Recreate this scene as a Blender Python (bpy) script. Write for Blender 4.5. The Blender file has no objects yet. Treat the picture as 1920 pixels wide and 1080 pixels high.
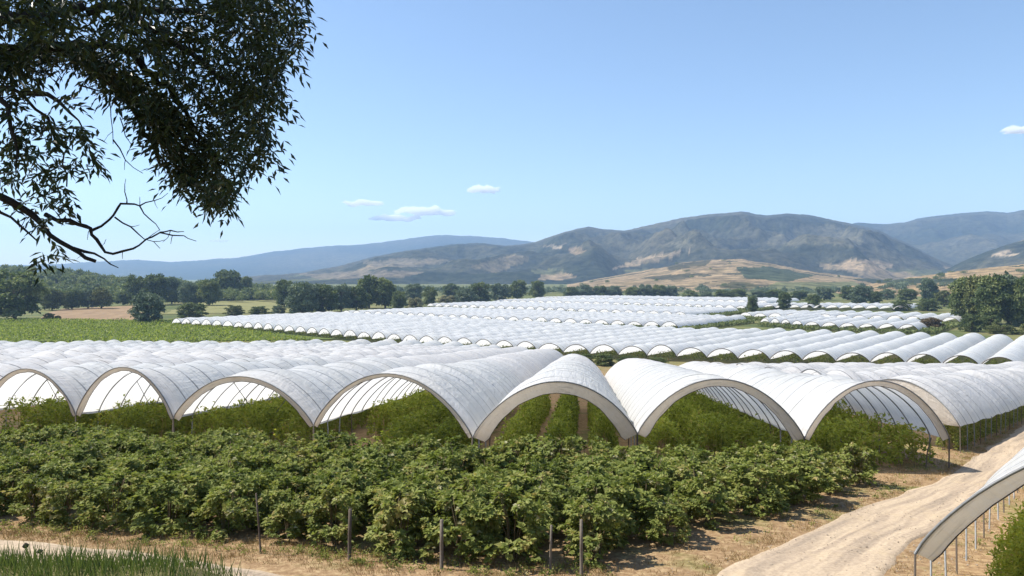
import bpy, bmesh, math, random
import numpy as np
from mathutils import Vector, Matrix, noise as mnoise
random.seed(7); rng = np.random.default_rng(7)
scn = bpy.context.scene
COL = scn.collection
PI = math.pi
F, CX, HY = 1400.0, 960.0, 520.0          # photo's focal length in px, its centre column and eye-level row

# ------------------------------------------------------------------ terrain
def sst(a, b, x):
    t = np.clip((x - a) / (b - a), 0, 1); return t * t * (3 - 2 * t)
def smax(a, b, k):
    return 0.5 * (a + b + np.sqrt((a - b) ** 2 + k * k))
def gz(X, Y):
    X = np.asarray(X, float); Y = np.asarray(Y, float)
    s = .085 + .018 * sst(0, 40, X)
    z = smax(-5.9 - s * Y, -25.0 + 0 * Y, 1.2)
    bank = -1.75 - .42 * Y
    z = smax(z, bank, .6)
    z = np.where(Y < -4, np.minimum(z, 0.2), z)
    mound = 1.95 * np.exp(-((Y - 8.2) / 3.0) ** 2) * sst(-1.2, -3.6, X) * sst(-16, -9, X)
    return z + mound
def gzr(X, Y):
    """ground with its small unevenness"""
    X = np.asarray(X, float); Y = np.asarray(Y, float)
    n = np.array([mnoise.noise((x * .45, y * .45, 3.1)) for x, y in zip(X.ravel(), Y.ravel())]).reshape(X.shape)
    return gz(X, Y) + .05 * n * (np.hypot(X, Y) > 8)
def gzf(x, y): return float(gz(x, y))
def P(px, py, h=0.0):
    """photo pixel -> point h metres above the ground"""
    kx, kz = (px - CX) / F, -(py - HY) / F
    ys = np.concatenate([np.linspace(2, 60, 600), np.linspace(60.2, 1500, 6000)])
    d = kz * ys - (gz(kx * ys, ys) + h)
    i = int(np.argmax((d < 0) & (ys > 12.5)))
    y0, y1 = ys[i - 1], ys[i]; d0, d1 = d[i - 1], d[i]
    y = y0 + (y1 - y0) * d0 / (d0 - d1 + 1e-12)
    return Vector((kx * y, y, kz * y))
def at(px, py, Y): return Vector(((px - CX) / F * Y, Y, -(py - HY) / F * Y))

# ------------------------------------------------------------------ object helpers
def link(o, parent=None):
    COL.objects.link(o)
    if parent is not None: o.parent = parent
    return o
def tag(o, label=None, cat=None, group=None, kind=None):
    if label: o['label'] = label
    if cat: o['category'] = cat
    if group: o['group'] = group
    if kind: o['kind'] = kind
    return o
def thing(name, label, cat, loc=(0, 0, 0), rz=0, group=None):
    o = bpy.data.objects.new(name, None); link(o); o.empty_display_size = .3
    o.location = loc; o.rotation_euler = (0, 0, rz)
    return tag(o, label, cat, group)
class MB:
    """collects verts/faces (numpy) and links them as ONE mesh object"""
    def __init__(s): s.v = []; s.f = []; s.n = 0; s.c = []; s.uv = []
    def add(s, v, f, c=None, uv=None):
        v = np.asarray(v, float).reshape(-1, 3); f = np.asarray(f, int)
        s.v.append(v); s.f.append(f + s.n); s.n += len(v)
        s.c.append(np.broadcast_to(np.asarray(c if c is not None else .5, float), (len(v),)))
        s.uv.append(uv if uv is not None else np.zeros((len(v), 2)))
    def mesh(s, name, mat, smooth=True):
        me = bpy.data.meshes.new(name)
        v = np.concatenate(s.v); me.vertices.add(len(v)); me.vertices.foreach_set('co', v.ravel())
        li = np.concatenate([f.ravel() for f in s.f]); cnt = np.concatenate([np.full(len(f), f.shape[1]) for f in s.f])
        me.loops.add(len(li)); me.loops.foreach_set('vertex_index', li)
        me.polygons.add(len(cnt)); st = np.concatenate([[0], np.cumsum(cnt)[:-1]])
        me.polygons.foreach_set('loop_start', st); me.polygons.foreach_set('loop_total', cnt)
        me.polygons.foreach_set('use_smooth', np.full(len(cnt), smooth))
        a = me.attributes.new('tint', 'FLOAT', 'POINT'); a.data.foreach_set('value', np.concatenate(s.c))
        u = me.uv_layers.new(name='UVMap'); u.data.foreach_set('uv', np.concatenate(s.uv)[li].ravel())
        me.update(); me.validate()
        if mat: me.materials.append(mat)
        return me
    def build(s, name, mat, parent=None, smooth=True):
        return link(bpy.data.objects.new(name, s.mesh(name, mat, smooth)), parent)
    def tube(s, pts, r, n=6, c=None, cap=True):
        pts = [Vector(p) for p in pts]; m = len(pts)
        rs = r if hasattr(r, '__len__') else [r] * m
        vs = []
        up = Vector((.13, .21, .97))
        for i, p in enumerate(pts):
            d = (pts[min(i + 1, m - 1)] - pts[max(i - 1, 0)]).normalized()
            if abs(d.dot(up)) > .93: up = Vector((.9, .3, .1))
            a = d.cross(up).normalized(); b = d.cross(a)
            for k in range(n):
                t = 2 * PI * k / n
                vs.append(p + (a * math.cos(t) + b * math.sin(t)) * rs[i])
        fs = [[i * n + k, i * n + (k + 1) % n, (i + 1) * n + (k + 1) % n, (i + 1) * n + k] for i in range(m - 1) for k in range(n)]
        base = s.n
        s.add([tuple(v) for v in vs], fs, c)
        if cap:
            for i0 in (0, (m - 1) * n):
                s.f.append(np.array([[base + i0 + k for k in range(n)]]))
    def leaves(s, p, d, nrm, L, W, fold=.25, c=None, droop=0.0):
        """folded leaf blades: p base (N,3), d tip direction, nrm normal, L length, W width"""
        N = len(p)
        d = d / np.linalg.norm(d, axis=1, keepdims=True)
        side = np.cross(d, nrm); side /= np.linalg.norm(side, axis=1, keepdims=True) + 1e-9
        up = np.cross(side, d)
        L = np.broadcast_to(np.asarray(L, float), (N,))[:, None]; W = np.broadcast_to(np.asarray(W, float), (N,))[:, None]
        mid = p + d * L * .45
        a = mid + side * W * .5 + up * W * fold; b = mid - side * W * .5 + up * W * fold
        tip = p + d * L - up * L * droop
        v = np.stack([p, a, tip, b], 1).reshape(-1, 3)
        i = np.arange(N)[:, None] * 4
        f = np.concatenate([i + [[0, 1, 2]], i + [[0, 2, 3]]])
        cc = np.repeat(np.broadcast_to(np.asarray(c if c is not None else .5, float), (N,)), 4)
        s.add(v, f, cc)
def unit(n):
    v = rng.normal(size=(n, 3)); return v / np.linalg.norm(v, axis=1, keepdims=True)

# ------------------------------------------------------------------ materials
def newmat(name):
    m = bpy.data.materials.new(name); m.use_nodes = True
    nt = m.node_tree; nt.nodes.clear()
    return m, nt, nt.nodes, nt.links
def N(nt, t, **kw):
    n = nt.nodes.new(t)
    for k, v in kw.items():
        if k.startswith('i_'): n.inputs[k[2:].replace('_', ' ')].default_value = v
        else: setattr(n, k, v)
    return n
def ramp(nt, fac, stops, interp='LINEAR'):
    r = nt.nodes.new('ShaderNodeValToRGB'); r.color_ramp.interpolation = interp
    e = r.color_ramp.elements
    while len(e) < len(stops): e.new(.5)
    for el, (p, c) in zip(e, stops): el.position = p; el.color = (*c, 1)
    nt.links.new(fac, r.inputs[0]); return r.outputs[0]
def noise_tex(nt, scale, detail=4, rough=.55, coord='obj', stretch=None, dist=0.0):
    n = N(nt, 'ShaderNodeTexNoise'); n.inputs['Scale'].default_value = scale; n.inputs['Detail'].default_value = detail
    n.inputs['Roughness'].default_value = rough; n.inputs['Distortion'].default_value = dist
    if coord == 'obj': src = nt.nodes.new('ShaderNodeTexCoord').outputs['Object']
    elif coord == 'uv': src = nt.nodes.new('ShaderNodeUVMap').outputs[0]
    else: src = nt.nodes.new('ShaderNodeNewGeometry').outputs['Position']
    if stretch:
        mp = N(nt, 'ShaderNodeMapping'); mp.inputs['Scale'].default_value = stretch
        nt.links.new(src, mp.inputs[0]); src = mp.outputs[0]
    nt.links.new(src, n.inputs['Vector']); return n.outputs['Fac']
def mixc(nt, fac, a, b, mode='MIX'):
    m = N(nt, 'ShaderNodeMix', data_type='RGBA', blend_type=mode)
    for s, v in ((0, fac), (6, a), (7, b)):
        if isinstance(v, (int, float)): m.inputs[s].default_value = v
        elif isinstance(v, tuple): m.inputs[s].default_value = (*v, 1)
        else: nt.links.new(v, m.inputs[s])
    return m.outputs[2]
def math_(nt, op, a, b=None):
    m = N(nt, 'ShaderNodeMath', operation=op)
    for s, v in ((0, a), (1, b)):
        if v is None: continue
        if isinstance(v, (int, float)): m.inputs[s].default_value = v
        else: nt.links.new(v, m.inputs[s])
    return m.outputs[0]
def attr(nt, name): return N(nt, 'ShaderNodeAttribute', attribute_name=name)
def principled(nt, color, rough=.7, spec=.3, bump=None, bs=.3, bd=.05):
    p = N(nt, 'ShaderNodeBsdfPrincipled'); p.inputs['Roughness'].default_value = rough
    p.inputs['Specular IOR Level'].default_value = spec
    if isinstance(color, tuple): p.inputs['Base Color'].default_value = (*color, 1)
    else: nt.links.new(color, p.inputs['Base Color'])
    if bump is not None:
        b = N(nt, 'ShaderNodeBump'); b.inputs['Strength'].default_value = bs; b.inputs['Distance'].default_value = bd
        nt.links.new(bump, b.inputs['Height']); nt.links.new(b.outputs[0], p.inputs['Normal'])
    return p
def out(nt, sh):
    o = nt.nodes.new('ShaderNodeOutputMaterial'); nt.links.new(sh, o.inputs['Surface'])

def leaf_mat(name, stops, trans=.25, rough=.5, spec=.35, nscale=.25, var=.5):
    m, nt, _, _ = newmat(name)
    a = attr(nt, 'tint').outputs['Fac']
    oi = N(nt, 'ShaderNodeObjectInfo').outputs['Random']
    n = noise_tex(nt, nscale, 3, coord='pos')
    f = math_(nt, 'ADD', a, math_(nt, 'MULTIPLY', math_(nt, 'SUBTRACT', n, .5), var))
    f = math_(nt, 'ADD', f, math_(nt, 'MULTIPLY', math_(nt, 'SUBTRACT', oi, .5), .22))
    c = ramp(nt, f, stops)
    p = principled(nt, c, rough, spec)
    t = N(nt, 'ShaderNodeBsdfTranslucent'); nt.links.new(mixc(nt, .5, c, mixc(nt, 1.0, c, (1.2, 1.3, .5), 'MULTIPLY')), t.inputs['Color'])
    mx = N(nt, 'ShaderNodeMixShader'); mx.inputs[0].default_value = trans
    nt.links.new(p.outputs[0], mx.inputs[1]); nt.links.new(t.outputs[0], mx.inputs[2]); out(nt, mx.outputs[0]); return m
M = {}
M['berry'] = leaf_mat('berry_leaf', [(0, (.05, .066, .018)), (.25, (.125, .155, .034)), (.5, (.215, .245, .06)), (.75, (.3, .3, .09)), (.93, (.34, .26, .1)), (1, (.4, .38, .22))], .36, .62, .18, .55, .7)
M['raspberry'] = leaf_mat('raspberry_leaf', [(0, (.065, .09, .016)), (.3, (.18, .225, .03)), (.6, (.3, .345, .055)), (.85, (.38, .37, .075)), (1, (.4, .32, .13))], .4, .55, .25, .2, .5)
M['tree'] = leaf_mat('tree_leaf', [(0, (.045, .066, .026)), (.35, (.105, .14, .052)), (.7, (.2, .225, .085)), (1, (.28, .28, .11))], .3, .6, .2, .12, .5)
M['olive'] = leaf_mat('olive_leaf', [(0, (.06, .09, .055)), (.4, (.14, .18, .105)), (.8, (.23, .265, .155)), (1, (.2, .22, .14))], .15, .6, .2, .12, .4)
M['pale'] = leaf_mat('pale_leaf', [(0, (.06, .075, .025)), (.4, (.12, .14, .045)), (.8, (.2, .2, .07)), (1, (.28, .26, .1))], .15, .6, .2, .12, .4)
M['cream'] = leaf_mat('cream_leaf', [(0, (.1, .11, .04)), (.4, (.3, .28, .15)), (.8, (.45, .42, .26)), (1, (.5, .47, .3))], .1, .7, .2, .3, .4)
M['brownleaf'] = leaf_mat('brown_leaf', [(0, (.05, .04, .02)), (.5, (.14, .1, .05)), (1, (.2, .16, .07))], .1, .7, .2, .3, .4)
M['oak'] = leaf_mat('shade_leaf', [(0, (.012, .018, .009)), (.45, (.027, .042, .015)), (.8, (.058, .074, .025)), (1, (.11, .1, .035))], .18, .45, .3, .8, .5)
M['grass'] = leaf_mat('grass_leaf', [(0, (.04, .06, .02)), (.4, (.1, .14, .035)), (.75, (.18, .22, .06)), (1, (.22, .19, .09))], .25, .5, .3, .8, .5)
M['straw'] = leaf_mat('straw_blade', [(0, (.16, .11, .045)), (.4, (.3, .2, .09)), (.75, (.42, .31, .15)), (1, (.16, .18, .05))], .15, .7, .2, .5, .6)

def simple(name, c1, c2, scale=6, rough=.8, bs=.4, bd=.02, metal=0):
    m, nt, _, _ = newmat(name)
    n = noise_tex(nt, scale, 5)
    p = principled(nt, mixc(nt, n, c1, c2), rough, .3, n, bs, bd); p.inputs['Metallic'].default_value = metal
    out(nt, p.outputs[0]); return m
M['bark'] = simple('bark', (.05, .038, .028), (.13, .1, .075), 8, .9, .7, .03)
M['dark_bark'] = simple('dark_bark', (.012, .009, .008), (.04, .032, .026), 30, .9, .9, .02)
M['pale_bark'] = simple('pale_bark', (.16, .13, .1), (.34, .3, .25), 5, .9, .5, .03)
M['wood'] = simple('post_wood', (.085, .068, .05), (.22, .185, .15), 14, .85, .5, .01)
M['dark_wood'] = simple('dark_post_wood', (.05, .038, .03), (.13, .1, .075), 14, .85, .5, .01)
M['steel'] = simple('galvanised_steel', (.12, .12, .12), (.26, .26, .255), 9, .55, .1, .005, .35)
M['cane'] = simple('cane', (.07, .05, .025), (.16, .12, .06), 20, .8, .3, .01)

# polythene film
def film_mat(name, tint, trans, line=True, dirt=.5):  # dirt: strength of the stains and of the painted wrinkle streaks
    m, nt, _, L = newmat(name)
    uv = N(nt, 'ShaderNodeUVMap').outputs[0]
    sep = N(nt, 'ShaderNodeSeparateXYZ'); L.new(uv, sep.inputs[0])
    n1 = noise_tex(nt, .55, 5, .6, 'pos'); n2 = noise_tex(nt, 1.0, 5, .65, 'uv', (3.5, .9, 1))
    dirtf = ramp(nt, n2, [(.5, (0, 0, 0)), (.78, (1, 1, 1))])
    c = mixc(nt, math_(nt, 'MULTIPLY', dirtf, dirt * .55), tint, (tint[0] * .62, tint[1] * .6, tint[2] * .57))
    warm = ramp(nt, n1, [(.4, (0, 0, 0)), (.75, (1, 1, 1))])
    c = mixc(nt, math_(nt, 'MULTIPLY', warm, .5), c, mixc(nt, 1.0, c, (1.0, .97, .9), 'MULTIPLY'))
    oi = N(nt, 'ShaderNodeObjectInfo').outputs['Random']
    c = mixc(nt, math_(nt, 'MULTIPLY', oi, .3), c, mixc(nt, 1.0, c, (.82, .83, .85), 'MULTIPLY'))
    bay = N(nt, 'ShaderNodeTexWhiteNoise', noise_dimensions='1D')
    L.new(math_(nt, 'ADD', math_(nt, 'FLOOR', math_(nt, 'DIVIDE', sep.outputs['Y'], 4.2)), math_(nt, 'MULTIPLY', oi, 57.0)), bay.inputs['W'])
    c = mixc(nt, math_(nt, 'MULTIPLY', bay.outputs['Value'], .38), c, mixc(nt, 1.0, c, (.83, .84, .86), 'MULTIPLY'))
    st = ramp(nt, noise_tex(nt, 1.0, 4, .6, 'uv', (3.2, 3.4, 1), .4), [(.6, (0, 0, 0)), (.68, (1, 1, 1))])  # streak masks: shade of film wrinkles painted into the colour as dark dashes
    st2 = ramp(nt, noise_tex(nt, 1.0, 3, .6, 'uv', (2.2, 7.5, 1), .2), [(.57, (0, 0, 0)), (.66, (1, 1, 1))])
    c = mixc(nt, math_(nt, 'MULTIPLY', math_(nt, 'MULTIPLY', st2, .85), dirt), c, mixc(nt, 1.0, c, (.6, .6, .61), 'MULTIPLY'))
    c = mixc(nt, math_(nt, 'MULTIPLY', math_(nt, 'MULTIPLY', st, .35), dirt), c, mixc(nt, 1.0, c, (.6, .59, .57), 'MULTIPLY'))
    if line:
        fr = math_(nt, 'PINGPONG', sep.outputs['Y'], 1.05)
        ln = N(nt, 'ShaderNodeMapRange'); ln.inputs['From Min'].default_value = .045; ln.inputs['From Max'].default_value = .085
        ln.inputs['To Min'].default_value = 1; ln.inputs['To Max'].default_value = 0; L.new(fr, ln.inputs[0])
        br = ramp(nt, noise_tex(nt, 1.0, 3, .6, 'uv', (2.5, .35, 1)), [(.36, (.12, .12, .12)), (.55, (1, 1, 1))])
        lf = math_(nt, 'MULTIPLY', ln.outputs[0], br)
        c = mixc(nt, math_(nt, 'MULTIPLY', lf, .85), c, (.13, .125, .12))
    # creases running along the tunnel near the hoops and across it
    wr = noise_tex(nt, 1.0, 5, .6, 'uv', (26, .8, 1), .6); w2 = noise_tex(nt, 1.0, 4, .6, 'uv', (4, 2.6, 1), .8)
    h = math_(nt, 'ADD', wr, w2)
    p = principled(nt, c, .33, .45, h, .85, .15)
    t = N(nt, 'ShaderNodeBsdfTranslucent'); L.new(c, t.inputs['Color'])
    mx = N(nt, 'ShaderNodeMixShader'); mx.inputs[0].default_value = trans
    L.new(p.outputs[0], mx.inputs[1]); L.new(t.outputs[0], mx.inputs[2]); out(nt, mx.outputs[0]); return m
M['film'] = film_mat('tunnel_film', (.9, .892, .875), .47, True, .75)
M['film_far'] = film_mat('tunnel_film_distant', (.89, .887, .875), .42, True, .4)
M['flap'] = film_mat('end_flap_film', (.74, .655, .555), .55, False, .7)

# ground
def ground_mat():
    m, nt, _, L = newmat('soil_and_grass')
    z = attr(nt, 'tint').outputs['Fac']        # 0 dry soil, 1 green valley grass
    n1 = noise_tex(nt, .35, 6, .62, 'pos'); n2 = noise_tex(nt, 5.0, 8, .72, 'pos'); n3 = noise_tex(nt, .03, 5, .6, 'pos'); n4 = noise_tex(nt, .09, 5, .6, 'pos', (1, .4, 1))
    soil = ramp(nt, n2, [(.3, (.15, .085, .045)), (.5, (.27, .175, .095)), (.62, (.38, .27, .15)), (.75, (.48, .37, .22))])
    soil = mixc(nt, ramp(nt, n1, [(.5, (0, 0, 0)), (.68, (1, 1, 1))]), soil, ramp(nt, n2, [(.35, (.07, .085, .02)), (.65, (.2, .2, .07))]))
    green = ramp(nt, n3, [(.35, (.05, .075, .025)), (.5, (.1, .12, .04)), (.6, (.2, .17, .075)), (.72, (.08, .1, .035))])
    green = mixc(nt, .4, green, ramp(nt, n4, [(.35, (.05, .07, .025)), (.65, (.17, .16, .06))]))
    c = mixc(nt, z, soil, green)
    p = principled(nt, c, .95, .1, n2, .55, .05); out(nt, p.outputs[0]); return m
M['ground'] = ground_mat()
def road_mat():
    m, nt, _, L = newmat('dirt_road')
    n1 = noise_tex(nt, .8, 5, .6, 'pos'); n2 = noise_tex(nt, 9, 6, .7, 'pos')
    tr = noise_tex(nt, 1.0, 4, .55, 'uv', (7, .12, 1), .3)
    c = ramp(nt, tr, [(.34, (.22, .175, .13)), (.48, (.37, .285, .2)), (.58, (.5, .39, .265)), (.7, (.29, .23, .165))])
    c = mixc(nt, .42, c, ramp(nt, n2, [(.34, (.17, .135, .1)), (.52, (.37, .29, .21)), (.72, (.54, .44, .32))]))
    c = mixc(nt, math_(nt, 'MULTIPLY', ramp(nt, n1, [(.55, (0, 0, 0)), (.75, (1, 1, 1))]), .4), c, (.47, .36, .22))
    p = principled(nt, c, .95, .1, n2, .6, .03); out(nt, p.outputs[0]); return m
M['road'] = road_mat()
def patch_mat(name, a, b, s=.15, st=(1, 1, 1)):
    m, nt, _, L = newmat(name)
    n = noise_tex(nt, s, 6, .65, 'pos', st)
    p = principled(nt, ramp(nt, n, [(.3, a), (.7, b)]), .95, .1, n, .5, .1); out(nt, p.outputs[0]); return m
M['brown_field'] = patch_mat('ploughed_field', (.16, .105, .06), (.3, .21, .12), .12)
M['green_field'] = patch_mat('meadow', (.13, .135, .05), (.23, .21, .09), .05)
M['crop_ground'] = patch_mat('crop_ground', (.05, .075, .018), (.12, .15, .04), .5)
def hill_mat():
    m, nt, _, L = newmat('hill_land')
    a = N(nt, 'ShaderNodeAttribute', attribute_name='land').outputs['Color']
    n1 = noise_tex(nt, .009, 8, .7, 'pos'); n2 = noise_tex(nt, .022, 7, .75, 'pos')
    k = ramp(nt, n2, [(.36, (.38, .42, .4)), (.5, (.95, .95, .95)), (.64, (1.6, 1.5, 1.35))])
    c = mixc(nt, 1.0, a, k, 'MULTIPLY')
    c = mixc(nt, math_(nt, 'MULTIPLY', ramp(nt, n1, [(.5, (0, 0, 0)), (.62, (1, 1, 1))]), .45), c, mixc(nt, 1.0, c, (.55, .62, .55), 'MULTIPLY'))
    p = principled(nt, c, 1, 0, n2, 1.0, 22.0); out(nt, p.outputs[0]); return m
M['hill'] = hill_mat()

# ------------------------------------------------------------------ ground sheet
def ground():
    rs = np.concatenate([[0.5], np.geomspace(1.5, 13000, 330)])
    az = np.concatenate([np.linspace(-PI, -.95, 40, endpoint=False), np.linspace(-.95, .95, 340, endpoint=False), np.linspace(.95, PI, 40, endpoint=False)])
    R, A = np.meshgrid(rs, az, indexing='ij')
    X, Y = R * np.sin(A), R * np.cos(A)
    Z = gz(X, Y)
    rough = np.array([mnoise.noise((x * .45, y * .45, 3.1)) for x, y in zip(X.ravel(), Y.ravel())]).reshape(X.shape)
    Z = Z + .05 * rough * (R > 8) - np.where(R > 150, .02, 0)
    g = sst(185, 232, R + 25 * sst(10, 90, X)) * .8 + .05 + .15 * sst(240, 300, R)
    g = np.maximum(g, sst(14.5, 12, Y) * .7)
    n, k = X.shape
    i = np.arange(n - 1)[:, None]; j = np.arange(k)[None, :]; jn = (j + 1) % k
    f = np.stack([i * k + j, i * k + jn, (i + 1) * k + jn, (i + 1) * k + j], -1).reshape(-1, 4)[:, ::-1]
    mb = MB(); mb.add(np.stack([X, Y, Z], -1).reshape(-1, 3), f, g.ravel())
    o = mb.build('ground', M['ground']); tag(o, kind='structure')
ground()

def strip(name, left, right, mat, lift, nc=10, step=.8, smooth_n=3):
    """a ground-hugging strip between two polylines of (x, y)"""
    def resample(pts, n):
        pts = np.array(pts, float)
        for _ in range(smooth_n):      # Chaikin
            q = [pts[0]]
            for a, b in zip(pts[:-1], pts[1:]): q += [a * .75 + b * .25, a * .25 + b * .75]
            q.append(pts[-1]); pts = np.array(q)
        d = np.concatenate([[0], np.cumsum(np.linalg.norm(np.diff(pts, axis=0), axis=1))])
        t = np.linspace(0, d[-1], n); return np.stack([np.interp(t, d, pts[:, k]) for k in (0, 1)], -1), d[-1]
    _, ln = resample(left, 5); n = max(4, int(ln / step))
    A, _ = resample(left, n); B, _ = resample(right, n)
    u = np.linspace(0, 1, nc)[None, :, None]
    wob = np.array([[mnoise.noise((i * .31 * step, s, 0)) + .6 * mnoise.noise((i * 1.1 * step, s, 5)) for i in range(n)] for s in (1.7, 8.2)])
    ruts = name == 'road'
    dirn = (B - A) / np.linalg.norm(B - A, axis=1, keepdims=True)
    A = A + dirn * wob[0][:, None] * .3; B = B + dirn * wob[1][:, None] * .3
    XY = A[:, None, :] * (1 - u) + B[:, None, :] * u
    edge = np.minimum(u[..., 0], 1 - u[..., 0])
    Z = gzr(XY[..., 0], XY[..., 1]) + np.where(edge < 1e-6, -.06, lift * (.35 + .65 * np.minimum(1, edge * 6))) - (.03 * (np.exp(-((u[..., 0] - .32) / .09) ** 2) + np.exp(-((u[..., 0] - .7) / .09) ** 2)) if ruts else 0)
    i = np.arange(n - 1)[:, None]; j = np.arange(nc - 1)[None, :]
    f = np.stack([i * nc + j, i * nc + j + 1, (i + 1) * nc + j + 1, (i + 1) * nc + j], -1).reshape(-1, 4)
    uv = np.stack([np.broadcast_to(u[..., 0], (n, nc)), np.broadcast_to(np.arange(n)[:, None] * step, (n, nc))], -1).reshape(-1, 2)
    mb = MB(); mb.add(np.concatenate([XY, Z[..., None]], -1).reshape(-1, 3), f, None, uv)
    return tag(mb.build(name, mat), kind='structure')
def xy(px, py): v = P(px, py); return (v.x, v.y)
D5 = Vector((.651, .759)); N5 = Vector((-.759, .651))
roadL = [(1.5, 12.8), (3.6, 16.2), xy(1347, 1070), xy(1480, 1013), xy(1580, 967), xy(1663, 937), xy(1747, 907), xy(1813, 870), xy(1863, 833), xy(1913, 797)]
roadR = [(6.0, 12.2), (7.2, 15.2), xy(1640, 1080), xy(1735, 1008), xy(1830, 950), xy(1915, 895), xy(1985, 845), xy(2030, 810)]
def ext(l, d=170):
    a = Vector(l[-1]); b = a + D5 * d; return l + [(b.x, b.y)]
strip('road', ext(roadL), ext(roadR), M['road'], .07, 30)
strip('path', [(-60, 27), (-30, 24.0), xy(0, 1008), xy(200, 1022), xy(420, 1048), (-5, 18.4), (2.2, 15.5), (4, 13)], [(-60, 22.5), (-30, 20.3), xy(0, 1078), xy(200, 1088), (-9.0, 17.0), (-4, 15.6), (1.0, 13.2), (2.2, 11.6)], M['road'], .05, 10)

def sheet(name, px, mat, lift, h=0, n=26):
    """a ground-hugging field: bilinear patch of four photo corners"""
    c = [np.array(P(*p)[:2]) for p in px]
    mb = MB(); u = np.linspace(0, 1, n)
    U, W = np.meshgrid(u, u, indexing='ij'); U = U[..., None]; W = W[..., None]
    XY = (c[0] * (1 - U) + c[1] * U) * (1 - W) + (c[3] * (1 - U) + c[2] * U) * W
    XY = XY + np.array([[[mnoise.noise((p[0] * .03, p[1] * .03, s)) * 5 for s in (1, 9)] for p in row] for row in XY])
    Z = gz(XY[..., 0], XY[..., 1]) + lift
    i = np.arange(n - 1)[:, None]; j = np.arange(n - 1)[None, :]
    f = np.stack([i * n + j, i * n + j + 1, (i + 1) * n + j + 1, (i + 1) * n + j], -1).reshape(-1, 4)[:, ::-1]
    mb.add(np.concatenate([XY, Z[..., None]], -1).reshape(-1, 3), f)
    return tag(mb.build(name, mat), kind='structure')
sheet('ploughed_field', [(60, 602), (268, 601), (255, 573), (110, 580)], M['brown_field'], .25)
sheet('meadow', [(300, 590), (560, 586), (540, 563), (400, 560)], M['green_field'], .25)
sheet('crop_ground', [(-160, 645), (640, 637), (420, 604), (-160, 599)], M['crop_ground'], .3)

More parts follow.
